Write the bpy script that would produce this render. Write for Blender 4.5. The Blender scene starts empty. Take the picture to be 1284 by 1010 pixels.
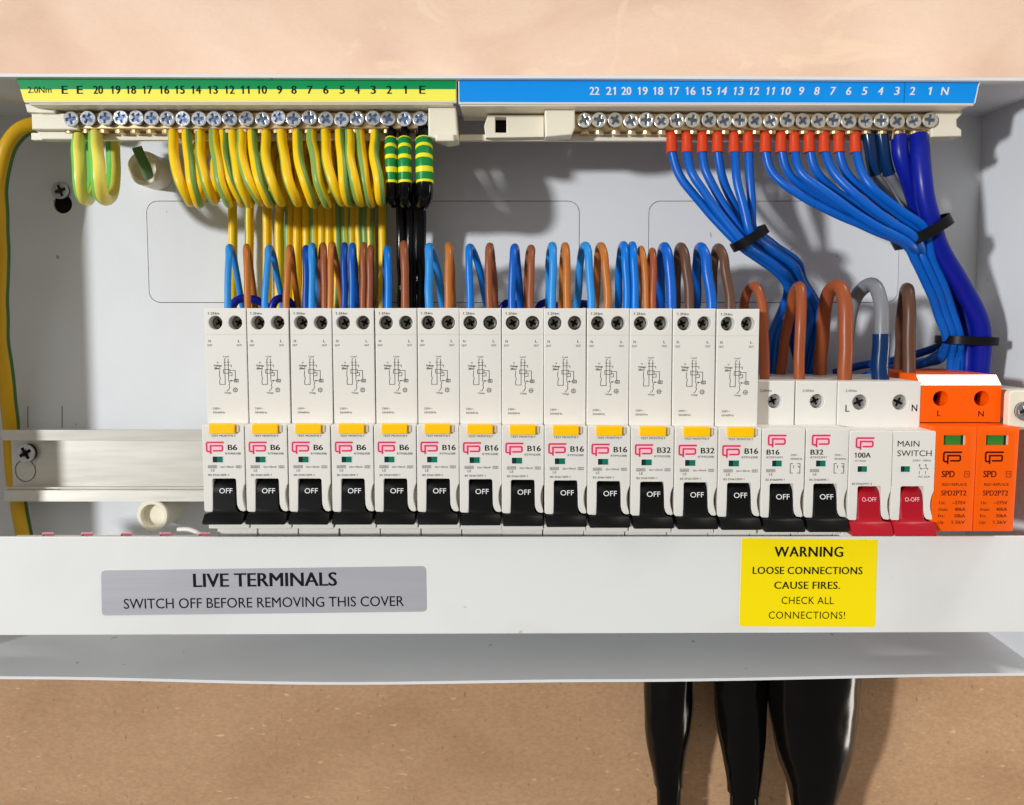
import bpy, bmesh, math, random
from mathutils import Vector, Matrix, noise
random.seed(7)
R = math.radians
S = 0.001                      # everything below is written in millimetres
scene = bpy.context.scene
C = scene.collection

# ------------------------------------------------------------------ camera
F_PX, PW, PH = 1000.0, 1284.0, 1010.0
PITCH, SH = R(4.0), -35.1
CAMD = 332.0                   # camera to breaker-front distance
cam_d = bpy.data.cameras.new('camera'); cam = bpy.data.objects.new('camera', cam_d); C.objects.link(cam)
cam.location = (0, -CAMD * S, 0)
cam.rotation_euler = (R(90) - PITCH, 0, 0)
cam_d.sensor_width = 36.0; cam_d.lens = 36.0 * F_PX / PW
cam_d.shift_y = SH / PW
cam_d.clip_start = 0.01; cam_d.clip_end = 50
scene.camera = cam

# ------------------------------------------------------------------ light
world = bpy.data.worlds.new('World'); scene.world = world; world.use_nodes = True
bg = world.node_tree.nodes['Background']
bg.inputs[0].default_value = (1.0, 0.93, 0.85, 1); bg.inputs[1].default_value = 0.55
# a plain room: pale walls and ceiling above, a darker floor below
_n = world.node_tree.nodes; _l = world.node_tree.links
_tc = _n.new('ShaderNodeTexCoord'); _sp = _n.new('ShaderNodeSeparateXYZ'); _mr = _n.new('ShaderNodeMapRange'); _mx = _n.new('ShaderNodeMix'); _mx.data_type = 'RGBA'
_mr.inputs[1].default_value = -0.45; _mr.inputs[2].default_value = 0.4
_mx.inputs[6].default_value = (0.24, 0.21, 0.18, 1); _mx.inputs[7].default_value = (1.0, 0.95, 0.88, 1)
_l.new(_tc.outputs['Generated'], _sp.inputs[0]); _l.new(_sp.outputs[2], _mr.inputs[0]); _l.new(_mr.outputs[0], _mx.inputs[0]); _l.new(_mx.outputs[2], bg.inputs[0])

def area(name, loc, target, size, energy, color, shape='DISK', size_y=None):
    d = bpy.data.lights.new(name, 'AREA'); d.shape = shape; d.size = size
    if size_y: d.size_y = size_y
    d.energy = energy; d.color = color
    o = bpy.data.objects.new(name, d); C.objects.link(o)
    o.location = loc
    o.rotation_euler = (Vector(target) - Vector(loc)).to_track_quat('-Z', 'Y').to_euler()
    return o
kd = Vector((-0.97, -1.0, 0.145)).normalized() * 5.0
area('key_lamp', Vector((-0.02, 0.03, 0)) + kd, (-0.02, 0.03, 0), 0.33, 228, (0.95, 0.97, 1.0))
area('window_light', (1.2, -0.07, -0.42), (0.16, 0.06, -0.2), 0.26, 10.0, (1.0, 0.92, 0.82), 'RECTANGLE', 0.9)
area('ceiling_light', (0.97, -0.2, 1.47), (0.18, 0.02, 0), 0.4, 13, (1.0, 0.97, 0.93), 'RECTANGLE', 0.4)

scene.view_settings.view_transform = 'Standard'; scene.view_settings.look = 'None'
scene.view_settings.exposure = 0.0; scene.view_settings.gamma = 1.0

# ------------------------------------------------------------------ helpers
def Wp(px, py, D):
    """world point (mm) seen at a place of the picture, D mm in front of the camera"""
    x = (px - PW / 2) / F_PX; y = (PH / 2 - py + SH) / F_PX
    ry = math.cos(PITCH) + y * math.sin(PITCH); rz = -math.sin(PITCH) + y * math.cos(PITCH)
    t = D / ry
    return Vector((x * t, D - CAMD, rz * t))

def srgb(r, g, b):
    f = lambda c: (c / 255 / 12.92) if c / 255 <= 0.04045 else ((c / 255 + 0.055) / 1.055) ** 2.4
    return (f(r), f(g), f(b), 1)

def mat(name, col, rough=0.45, metal=0.0, var=0.06, vscale=60, bump=0.0, bscale=900, spec=0.32, coat=0.0, aniso=None, specks=0.0):
    m = bpy.data.materials.new(name); m.use_nodes = True
    nt = m.node_tree; N = nt.nodes; L = nt.links; b = N['Principled BSDF']
    if len(col) == 3: col = (*col, 1)
    tc = N.new('ShaderNodeTexCoord')
    n = N.new('ShaderNodeTexNoise'); n.inputs['Scale'].default_value = vscale; n.inputs['Detail'].default_value = 4
    if aniso:
        mp = N.new('ShaderNodeMapping'); mp.inputs['Scale'].default_value = aniso
        L.new(tc.outputs['Object'], mp.inputs[0]); L.new(mp.outputs[0], n.inputs['Vector'])
    else:
        L.new(tc.outputs['Object'], n.inputs['Vector'])
    mx = N.new('ShaderNodeMix'); mx.data_type = 'RGBA'
    mx.inputs[6].default_value = tuple(c * (1 - var) for c in col[:3]) + (1,)
    mx.inputs[7].default_value = tuple(min(1, c * (1 + var)) for c in col[:3]) + (1,)
    L.new(n.outputs['Fac'], mx.inputs[0]); L.new(mx.outputs[2], b.inputs['Base Color'])
    mr = N.new('ShaderNodeMapRange'); mr.inputs[3].default_value = rough * 0.85; mr.inputs[4].default_value = min(1, rough * 1.15)
    L.new(n.outputs['Fac'], mr.inputs[0]); L.new(mr.outputs[0], b.inputs['Roughness'])
    b.inputs['Metallic'].default_value = metal
    b.inputs['Specular IOR Level'].default_value = spec
    b.inputs['Coat Weight'].default_value = coat
    if specks:
        n3 = N.new('ShaderNodeTexNoise'); n3.inputs['Scale'].default_value = 170; n3.inputs['Detail'].default_value = 1
        L.new(tc.outputs['Object'], n3.inputs['Vector'])
        r3 = N.new('ShaderNodeMapRange'); r3.inputs[1].default_value = 0.775; r3.inputs[2].default_value = 0.80; r3.inputs[4].default_value = specks
        n4 = N.new('ShaderNodeTexNoise'); n4.inputs['Scale'].default_value = 7; n4.inputs['Detail'].default_value = 5; n4.inputs['Distortion'].default_value = 1.5
        L.new(tc.outputs['Object'], n4.inputs['Vector'])
        r4 = N.new('ShaderNodeMapRange'); r4.inputs[1].default_value = 0.5; r4.inputs[2].default_value = 0.8; r4.inputs[4].default_value = 0.16
        L.new(n3.outputs['Fac'], r3.inputs[0]); L.new(n4.outputs['Fac'], r4.inputs[0])
        ad = N.new('ShaderNodeMath'); ad.operation = 'MAXIMUM'; L.new(r3.outputs[0], ad.inputs[0]); L.new(r4.outputs[0], ad.inputs[1])
        mz = N.new('ShaderNodeMix'); mz.data_type = 'RGBA'; mz.inputs[7].default_value = (0.30, 0.27, 0.22, 1)
        L.new(ad.outputs[0], mz.inputs[0]); L.new(mx.outputs[2], mz.inputs[6]); L.new(mz.outputs[2], b.inputs['Base Color'])
    if bump:
        n2 = N.new('ShaderNodeTexNoise'); n2.inputs['Scale'].default_value = bscale; n2.inputs['Detail'].default_value = 3
        L.new(tc.outputs['Object'], n2.inputs['Vector'])
        bp = N.new('ShaderNodeBump'); bp.inputs['Strength'].default_value = bump; bp.inputs['Distance'].default_value = 0.0003
        L.new(n2.outputs['Fac'], bp.inputs['Height']); L.new(bp.outputs[0], b.inputs['Normal'])
    return m

M = {}
M['panel'] = mat('powder_coated_steel', srgb(219, 221, 223), 0.5, var=0.02, vscale=14, bump=0.25, bscale=1400, spec=0.3, specks=0.7)
M['coat'] = mat('powder_coated_cover', srgb(224, 225, 222), 0.45, var=0.015, vscale=10, bump=0.22, bscale=1300, specks=0.5)
M['white'] = mat('breaker_plastic', srgb(222, 219, 211), 0.42, var=0.02, vscale=40, bump=0.08)
M['cream'] = mat('cream_plastic', srgb(233, 226, 205), 0.4, var=0.03, vscale=40)
M['clear'] = mat('yellowed_plastic', srgb(205, 192, 165), 0.3, var=0.08, vscale=80)
M['black'] = mat('black_toggle_plastic', (0.004, 0.004, 0.004), 0.4, var=0.2, bump=0.1, spec=0.12)
M['ink'] = mat('black_ink', (0.008, 0.008, 0.008), 0.6, var=0.1, spec=0.1)
M['faint'] = mat('grey_ink', (0.035, 0.034, 0.033), 0.6, var=0.1, spec=0.1)
M['dark'] = mat('cavity_shade', (0.012, 0.010, 0.009), 0.7, spec=0.1)  # near-black stands in for the shade inside holes and screw recesses
M['whiteink'] = mat('white_ink', (0.8, 0.8, 0.8), 0.5, var=0.02)
M['pink'] = mat('pink_ink', srgb(214, 50, 95), 0.5, var=0.05)
M['palepink'] = mat('pale_pink_ink', srgb(250, 190, 200), 0.5, var=0.03)
M['maroon'] = mat('maroon_ink', srgb(62, 8, 16), 0.5, var=0.05, spec=0.1)
M['yellow'] = mat('yellow_button_plastic', srgb(253, 194, 4), 0.38, var=0.04, spec=0.2)
M['green_win'] = mat('green_indicator', srgb(10, 110, 90), 0.3, var=0.1)
M['green_dk'] = mat('dark_green_indicator', srgb(5, 45, 45), 0.3, var=0.1)
M['spd_win'] = mat('spd_green_flag', srgb(50, 130, 45), 0.35, var=0.15, vscale=200)
M['red'] = mat('red_toggle_plastic', srgb(166, 12, 32), 0.36, var=0.05, spec=0.25)
M['orange'] = mat('orange_plastic', srgb(245, 94, 2), 0.42, var=0.03, bump=0.06, spec=0.2)
M['zinc'] = mat('zinc_screw', (0.72, 0.76, 0.84), 0.24, metal=1.0, var=0.15, vscale=700, bump=0.3, bscale=900)
M['steel'] = mat('bright_steel', (0.55, 0.55, 0.56), 0.3, metal=1.0, var=0.2, vscale=400)
M['screw_dk'] = mat('dull_terminal_screw', (0.22, 0.22, 0.20), 0.42, metal=0.8, var=0.4, vscale=900)
M['rail'] = mat('zinc_plated_rail', srgb(206, 202, 192), 0.36, metal=0.5, var=0.1, vscale=30, aniso=(1, 1, 12))
M['brass'] = mat('brass', (0.66, 0.48, 0.25), 0.34, metal=0.85, var=0.2, vscale=200)
M['copper'] = mat('copper_strands', (0.75, 0.38, 0.22), 0.3, metal=1.0, var=0.15, vscale=400)
M['ferrule'] = mat('orange_ferrule_sleeve', srgb(208, 64, 22), 0.4, var=0.06)
M['blue'] = mat('blue_pvc', srgb(0, 88, 182), 0.33, var=0.06, spec=0.3)
M['lblue'] = mat('light_blue_pvc', srgb(42, 136, 210), 0.36, var=0.06, spec=0.25)
M['mblue'] = mat('mid_blue_pvc', srgb(4, 110, 200), 0.34, var=0.06, spec=0.25)
M['dblue'] = mat('deep_blue_pvc', srgb(0, 64, 150), 0.36, var=0.06, spec=0.25)
M['navy'] = mat('royal_blue_pvc', srgb(10, 26, 138), 0.32, var=0.08, spec=0.25)
M['sleeve'] = mat('dark_blue_sleeve', srgb(4, 42, 84), 0.2, var=0.1, spec=0.35)
M['brown'] = mat('brown_pvc', srgb(140, 78, 48), 0.36, var=0.08, spec=0.25)
M['tan'] = mat('light_brown_pvc', srgb(178, 106, 44), 0.36, var=0.08, spec=0.25)
M['dbrown'] = mat('dark_brown_pvc', srgb(92, 62, 46), 0.38, var=0.08, spec=0.25)
M['rust'] = mat('red_brown_pvc', srgb(148, 76, 42), 0.34, var=0.08, spec=0.25)
M['grey'] = mat('grey_pvc', srgb(122, 124, 128), 0.36, var=0.05)
M['blackpvc'] = mat('black_pvc', (0.003, 0.003, 0.004), 0.14, var=0.2, spec=0.25)
M['shrink'] = mat('black_heat_shrink', (0.003, 0.0027, 0.0025), 0.17, var=0.3, vscale=30, bump=1.0, bscale=45, spec=0.3)
M['tie'] = mat('black_nylon_tie', (0.005, 0.005, 0.006), 0.4, var=0.2, spec=0.15)
M['lab_green'] = mat('green_label', srgb(0, 146, 82), 0.45, var=0.03, spec=0.15)
M['lab_yellow'] = mat('pale_yellow_label', srgb(250, 240, 92), 0.45, var=0.02, spec=0.15)
M['lab_blue'] = mat('blue_label', srgb(14, 146, 234), 0.45, var=0.03, spec=0.15)
M['warn'] = mat('yellow_sticker', srgb(250, 226, 0), 0.35, var=0.02)
M['silver'] = mat('silver_sticker', srgb(184, 184, 190), 0.36, metal=0.3, var=0.05, vscale=20, aniso=(0.5, 1, 40))
M['recess'] = mat('screw_recess_shade', (0.17, 0.24, 0.40), 0.35, metal=0.9, var=0.5, vscale=900)  # darker than the zinc: the recess's shade is put into its colour
M['dullpink'] = mat('faded_pink_ink', srgb(205, 95, 100), 0.5, var=0.1)
M['orange_gloss'] = mat('glossy_orange_chamfer', srgb(248, 120, 30), 0.2, var=0.01, spec=0.75)
M['gy_green'] = mat('green_tape', srgb(8, 130, 60), 0.35, var=0.08)
M['gy_yellow'] = mat('yellow_tape', srgb(232, 226, 30), 0.35, var=0.05)

def gy_mat(name, yel, grn, half, centre=0.5):
    m = mat(name, yel, 0.36, var=0.05)
    nt = m.node_tree; N = nt.nodes; L = nt.links; b = N['Principled BSDF']
    src = b.inputs['Base Color'].links[0].from_socket
    uv = N.new('ShaderNodeUVMap'); uv.uv_map = 'UVMap'
    sp = N.new('ShaderNodeSeparateXYZ'); L.new(uv.outputs[0], sp.inputs[0])
    a = N.new('ShaderNodeMath'); a.operation = 'SUBTRACT'; a.inputs[1].default_value = centre; L.new(sp.outputs[0], a.inputs[0])
    a2 = N.new('ShaderNodeMath'); a2.operation = 'ABSOLUTE'; L.new(a.outputs[0], a2.inputs[0])
    c = N.new('ShaderNodeMath'); c.operation = 'LESS_THAN'; c.inputs[1].default_value = half; L.new(a2.outputs[0], c.inputs[0])
    mx = N.new('ShaderNodeMix'); mx.data_type = 'RGBA'; mx.inputs[7].default_value = grn
    L.new(c.outputs[0], mx.inputs[0]); L.new(src, mx.inputs[6]); L.new(mx.outputs[2], b.inputs['Base Color'])
    return m
M['gy'] = gy_mat('yellow_green_pvc', srgb(240, 196, 16), srgb(124, 160, 80), 0.105)
M['gy_pale'] = gy_mat('pale_yellow_green_pvc', srgb(236, 222, 96), srgb(110, 190, 80), 0.2)
M['gy_dk'] = gy_mat('old_yellow_green_pvc', srgb(206, 160, 20), srgb(60, 100, 40), 0.13)
M['grn'] = mat('green_pvc', srgb(70, 110, 50), 0.4, var=0.1)

# --- wall materials
def wall_mat(name, base, light, dark, fibre):
    m = bpy.data.materials.new(name); m.use_nodes = True
    nt = m.node_tree; N = nt.nodes; L = nt.links; b = N['Principled BSDF']
    tc = N.new('ShaderNodeTexCoord')
    n1 = N.new('ShaderNodeTexNoise'); n1.inputs['Scale'].default_value = 9; n1.inputs['Detail'].default_value = 5; n1.inputs['Distortion'].default_value = 0.6
    n2 = N.new('ShaderNodeTexNoise'); n2.inputs['Scale'].default_value = 420; n2.inputs['Detail'].default_value = 5
    mp = N.new('ShaderNodeMapping'); mp.inputs['Scale'].default_value = (1, 1, 1.7)
    L.new(tc.outputs['Object'], mp.inputs[0]); L.new(mp.outputs[0], n1.inputs['Vector']); L.new(mp.outputs[0], n2.inputs['Vector'])
    r1 = N.new('ShaderNodeValToRGB'); e = r1.color_ramp.elements
    e[0].position = 0.35; e[0].color = dark; e[1].position = 0.68; e[1].color = light
    k = r1.color_ramp.elements.new(0.5); k.color = base
    L.new(n1.outputs['Fac'], r1.inputs[0])
    r2 = N.new('ShaderNodeMapRange'); r2.inputs[1].default_value = 0.3; r2.inputs[2].default_value = 0.7
    r2.inputs[3].default_value = 1 - fibre; r2.inputs[4].default_value = 1 + fibre
    L.new(n2.outputs['Fac'], r2.inputs[0])
    mx = N.new('ShaderNodeMix'); mx.data_type = 'RGBA'; mx.blend_type = 'MULTIPLY'; mx.inputs[0].default_value = 1
    L.new(r1.outputs[0], mx.inputs[6]); L.new(r2.outputs[0], mx.inputs[7])
    bp = N.new('ShaderNodeBump'); bp.inputs['Strength'].default_value = 0.3; bp.inputs['Distance'].default_value = 0.0004
    L.new(n2.outputs['Fac'], bp.inputs['Height']); L.new(bp.outputs[0], b.inputs['Normal'])
    b.inputs['Roughness'].default_value = 0.75
    return m, mx, N, L, b, mp
pm, mx, N, L, b, mp = wall_mat('skimmed_plaster', srgb(221, 191, 166), srgb(228, 200, 178), srgb(212, 180, 155), 0.02)
v = N.new('ShaderNodeTexNoise'); v.inputs['Scale'].default_value = 16; v.inputs['Detail'].default_value = 6; v.inputs['Distortion'].default_value = 2.2
L.new(mp.outputs[0], v.inputs['Vector'])
rr = N.new('ShaderNodeValToRGB'); rr.color_ramp.elements[0].position = 0.6; rr.color_ramp.elements[1].position = 0.66
rr.color_ramp.elements[0].color = (0, 0, 0, 1); rr.color_ramp.elements[1].color = (0.5, 0.5, 0.5, 1)
L.new(v.outputs['Fac'], rr.inputs[0])
m2 = N.new('ShaderNodeMix'); m2.data_type = 'RGBA'; m2.inputs[7].default_value = srgb(232, 205, 176)
L.new(rr.outputs[0], m2.inputs[0]); L.new(mx.outputs[2], m2.inputs[6]); L.new(m2.outputs[2], b.inputs['Base Color'])
M['plaster'] = pm
mm, mx, N, L, b, mp = wall_mat('mdf_board', srgb(174, 137, 101), srgb(181, 144, 108), srgb(166, 129, 94), 0.11)
# pale fibres and dark specks pressed into the board
last = mx.outputs[2]
for sc, pos, col, st in ((130, 0.735, srgb(226, 192, 146), (1, 1, 2.6)), (170, 0.72, srgb(120, 84, 55), (1.8, 1, 1))):
    q = N.new('ShaderNodeMapping'); q.inputs['Scale'].default_value = st; q.inputs['Rotation'].default_value = (0, 0.5 if sc == 130 else -0.6, 0)
    tc = N.new('ShaderNodeTexCoord'); L.new(tc.outputs['Object'], q.inputs[0])
    v = N.new('ShaderNodeTexNoise'); v.inputs['Scale'].default_value = sc; v.inputs['Detail'].default_value = 2
    L.new(q.outputs[0], v.inputs['Vector'])
    rr = N.new('ShaderNodeMapRange'); rr.inputs[1].default_value = pos - 0.06; rr.inputs[2].default_value = pos + 0.03; rr.inputs[4].default_value = 0.55
    L.new(v.outputs['Fac'], rr.inputs[0])
    m2 = N.new('ShaderNodeMix'); m2.data_type = 'RGBA'; m2.inputs[7].default_value = col
    L.new(rr.outputs[0], m2.inputs[0]); L.new(last, m2.inputs[6]); last = m2.outputs[2]
L.new(last, b.inputs['Base Color'])
M['mdf'] = mm

# --- object building
ORG = {}
def tagp(o, label=None, cat=None, group=None, kind=None):
    if label: o['label'] = label
    if cat: o['category'] = cat
    if group: o['group'] = group
    if kind: o['kind'] = kind
    return o

def thing(name, label, cat, loc=(0, 0, 0), group=None):
    o = bpy.data.objects.new(name, None); C.objects.link(o); o.empty_display_size = 0.01
    o.location = Vector(loc) * S; ORG[o] = Vector(loc)
    return tagp(o, label, cat, group)

def obj(name, bm, mats, parent=None, origin=None, smooth=True, ang=22):
    """bm holds millimetres in the frame of its thing (world for loose meshes)"""
    if not isinstance(mats, (list, tuple)): mats = [mats]
    lo = Vector([min(v.co[i] for v in bm.verts) for i in range(3)]); hi = Vector([max(v.co[i] for v in bm.verts) for i in range(3)])
    org = Vector(origin) if origin is not None else (lo + hi) / 2
    bmesh.ops.transform(bm, matrix=Matrix.Scale(S, 4) @ Matrix.Translation(-org), verts=bm.verts)
    me = bpy.data.meshes.new(name); bm.to_mesh(me); bm.free()
    for m in mats: me.materials.append(M[m] if isinstance(m, str) else m)
    if smooth:
        if name in ('insulation', 'wire', 'ferrule', 'blue_sleeve', 'striped_sleeve', 'copper_strands', 'ferrule_pin', 'heat_shrink_boot', 'cable_sheath', 'band'): ang = max(ang, 48)
        me.polygons.foreach_set('use_smooth', [True] * len(me.polygons)); me.set_sharp_from_angle(angle=R(ang))
    o = bpy.data.objects.new(name, me); C.objects.link(o); ORG[o] = org
    if parent:
        o.parent = parent; o.location = (org - ORG[parent]) * S
    else: o.location = org * S
    return o

def NB():
    bm = bmesh.new(); bm.loops.layers.uv.new('UVMap'); return bm

def box(bm, x0, x1, y0, y1, z0, z1, bev=0.0, mi=0, seg=2):
    t = bmesh.new(); bmesh.ops.create_cube(t, size=1)
    for v in t.verts: v.co = Vector(((x0 + x1) / 2 + v.co.x * (x1 - x0), (y0 + y1) / 2 + v.co.y * (y1 - y0), (z0 + z1) / 2 + v.co.z * (z1 - z0)))
    if bev: bmesh.ops.bevel(t, geom=t.edges[:], offset=bev, segments=seg, affect='EDGES', profile=0.5)
    merge(bm, t, mi)

def merge(bm, t, mi=None, mtx=None):
    if mtx is not None: bmesh.ops.transform(t, matrix=mtx, verts=t.verts)
    mp = {}
    for v in t.verts: mp[v] = bm.verts.new(v.co)
    for f in t.faces:
        try: nf = bm.faces.new([mp[v] for v in f.verts])
        except ValueError: continue
        nf.material_index = f.material_index if mi is None else mi
    t.free()

def circle(cx, cz, r, n=28, rz=None):
    return [(cx + r * math.cos(2 * math.pi * i / n), cz + (rz or r) * math.sin(2 * math.pi * i / n)) for i in range(n)]
def rrect(x0, x1, z0, z1, r, n=5):
    p = []
    for cx, cz, a0 in ((x1 - r, z1 - r, 0), (x0 + r, z1 - r, 90), (x0 + r, z0 + r, 180), (x1 - r, z0 + r, 270)):
        for i in range(n + 1):
            a = R(a0 + 90 * i / n); p.append((cx + r * math.cos(a), cz + r * math.sin(a)))
    return p

def curve_mesh(cu):
    o = bpy.data.objects.new('tmp', cu); C.objects.link(o)
    dg = bpy.context.evaluated_depsgraph_get(); dg.update()
    me = bpy.data.meshes.new_from_object(o.evaluated_get(dg))
    C.objects.unlink(o); bpy.data.objects.remove(o); bpy.data.curves.remove(cu)
    return me

def plate(bm, outlines, y0, y1, mi=0, bev=0.0):
    """flat plate with holes: outlines in x,z; thickness from y0 (front) to y1"""
    cu = bpy.data.curves.new('tmp', 'CURVE'); cu.dimensions = '2D'; cu.fill_mode = 'BOTH'
    for pts in outlines:
        s = cu.splines.new('POLY'); s.points.add(len(pts) - 1); s.use_cyclic_u = True
        for i, (x, z) in enumerate(pts): s.points[i].co = (x, z, 0, 1)
    cu.extrude = (y1 - y0) / 2 - bev; cu.bevel_depth = bev; cu.bevel_resolution = 1; cu.offset = -bev
    me = curve_mesh(cu)
    t = bmesh.new(); t.from_mesh(me); bpy.data.meshes.remove(me)
    bmesh.ops.remove_doubles(t, verts=t.verts, dist=0.0005)
    # (x, y, z) -> (x, -z, y)
    mtx = Matrix(((1, 0, 0, 0), (0, 0, -1, (y0 + y1) / 2), (0, 1, 0, 0), (0, 0, 0, 1)))
    merge(bm, t, mi, mtx)

GLY = {}
def glyph(c):
    """vertices, faces and advance of one character of the built-in font, font size 1"""
    if c not in GLY:
        def run(t):
            cu = bpy.data.curves.new('tmp', 'FONT'); cu.body = t; cu.size = 1; cu.resolution_u = 3
            me = curve_mesh(cu); v = [q.co.copy() for q in me.vertices]; f = [tuple(p.vertices) for p in me.polygons]; bpy.data.meshes.remove(me)
            return v, f
        if 'H' not in GLY:
            v, f = run('H'); v2, _ = run('HH'); GLY['cap'] = max(q.y for q in v)
            GLY['H'] = (v, f, max(q.x for q in v2) - max(q.x for q in v)); GLY['Hx'] = max(q.x for q in v)
        if c == 'H': return GLY['H']
        if c == ' ': GLY[c] = ([], [], 0.26); return GLY[c]
        cap = GLY['cap']
        if c == '1':       # the font's own figure one is a bare stroke: draw one with a flag
            w = 0.085; p = [(0.30, 0), (0.30, cap), (0.235, cap), (0.10, cap * 0.82), (0.10, cap * 0.70), (0.30 - w, cap * 0.83), (0.30 - w, 0)]
            GLY[c] = ([Vector((a, b_, 0)) for a, b_ in p], [(1, 2, 5), (2, 3, 4, 5), (0, 1, 5, 6)], 0.50)
        else:
            v, f = run(c); v2, _ = run(c + 'H'); GLY[c] = (v, f, max(q.x for q in v2) - GLY['Hx'])
    return GLY[c]
def text_data(s, sp):
    vs = []; fs = []; x = 0
    glyph('H')
    for c in s:
        v, f, adv = glyph(c); n = len(vs)
        vs += [Vector((q.x + x, q.y, 0)) for q in v]; fs += [tuple(k + n for k in q) for q in f]; x += adv * sp
    return vs, fs, min(q.x for q in vs), max(q.x for q in vs)
def text(bm, s, x, y, z, h, w=None, align='C', mi=0, weight=0.0, shear=0.0, rot=0.0, sp=1.0, tilt=0.0):
    """flat print; x,z is the middle (or left end) of the line, h the capital height; faces -y"""
    vs, fs, x0, x1 = text_data(s, sp); cap = GLY['cap']
    k = h / cap; kx = (w / (x1 - x0)) if w else k
    ox = -(x0 + x1) / 2 if align == 'C' else (-x0 if align == 'L' else -x1)
    ca, sa = math.cos(rot), math.sin(rot)
    shifts = [0.0] if weight < 0.003 else [-weight * h * 1.2, 0.0, weight * h * 1.2]
    for q, dx in enumerate(shifts):
        nv = []
        for v in vs:
            a = (v.x + ox) * kx + dx; b_ = v.y * k - h / 2; a += shear * b_
            a, b_ = a * ca - b_ * sa, a * sa + b_ * ca
            nv.append(bm.verts.new((x + a, y + tilt * b_ + 0.012 * q, z + b_)))
        for f in fs:
            try: nf = bm.faces.new([nv[i] for i in f]); nf.material_index = mi
            except ValueError: pass

def strip(bm, x0, z0, x1, z1, w, y, mi=0):
    d = Vector((x1 - x0, z1 - z0)); 
    if d.length < 1e-6: return
    d.normalize(); n = Vector((-d.y, d.x)) * w / 2; d = d * w / 2
    p = [(x0 - d.x + n.x, z0 - d.y + n.y), (x0 - d.x - n.x, z0 - d.y - n.y), (x1 + d.x - n.x, z1 + d.y - n.y), (x1 + d.x + n.x, z1 + d.y + n.y)]
    bm.faces.new([bm.verts.new((a, y, b_)) for a, b_ in p]).material_index = mi
def poly(bm, pts, w, y, mi=0):
    """stroke with mitred corners"""
    P = [Vector(p) for p in pts]; closed = (P[0] - P[-1]).length < 1e-6
    if closed: P = P[:-1]
    n = len(P); L_ = []; R_ = []
    for i in range(n):
        a = P[i] - P[i - 1] if (i or closed) else P[1] - P[0]
        b_ = P[(i + 1) % n] - P[i] if (i < n - 1 or closed) else P[-1] - P[-2]
        a = a.normalized(); b_ = b_.normalized(); na = Vector((-a.y, a.x)); nb_ = Vector((-b_.y, b_.x))
        m = (na + nb_); m = m.normalized() if m.length > 1e-4 else na
        k = (w / 2) / max(0.5, m.dot(na)); e = Vector((0, 0))
        L_.append(bm.verts.new((P[i].x + m.x * k, y, P[i].y + m.y * k))); R_.append(bm.verts.new((P[i].x - m.x * k, y, P[i].y - m.y * k)))
    for i in range(n if closed else n - 1):
        j = (i + 1) % n
        bm.faces.new((L_[i], R_[i], R_[j], L_[j])).material_index = mi
def quad(bm, x0, x1, z0, z1, y, mi=0):
    bm.faces.new([bm.verts.new(p) for p in ((x0, y, z0), (x1, y, z0), (x1, y, z1), (x0, y, z1))]).material_index = mi

def catmull(P, step=1.6, rad=None):
    P = [Vector(p) for p in P]
    Q = [P[0] * 2 - P[1]] + P + [P[-1] * 2 - P[-2]]
    out = []; rr_ = []
    for i in range(1, len(Q) - 2):
        a, b_, c, d = Q[i - 1:i + 3]
        n = max(2, int((c - b_).length / step))
        for k in range(n):
            t = k / n
            # centripetal-ish: plain uniform works with evenly spaced points
            out.append(0.5 * ((2 * b_) + (c - a) * t + (2 * a - 5 * b_ + 4 * c - d) * t * t + (3 * b_ - a - 3 * c + d) * t ** 3))
            if rad:
                ra = [rad[0]] + list(rad) + [rad[-1]]; A, B, C_, D_ = ra[i - 1:i + 3]
                rr_.append(0.5 * ((2 * B) + (C_ - A) * t + (2 * A - 5 * B + 4 * C_ - D_) * t * t + (3 * B - A - 3 * C_ + D_) * t ** 3))
    out.append(P[-1])
    if rad: rr_.append(rad[-1])
    return out, rr_

def wob(p): return p + noise.noise_vector(p / 14) * 0.55

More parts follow.
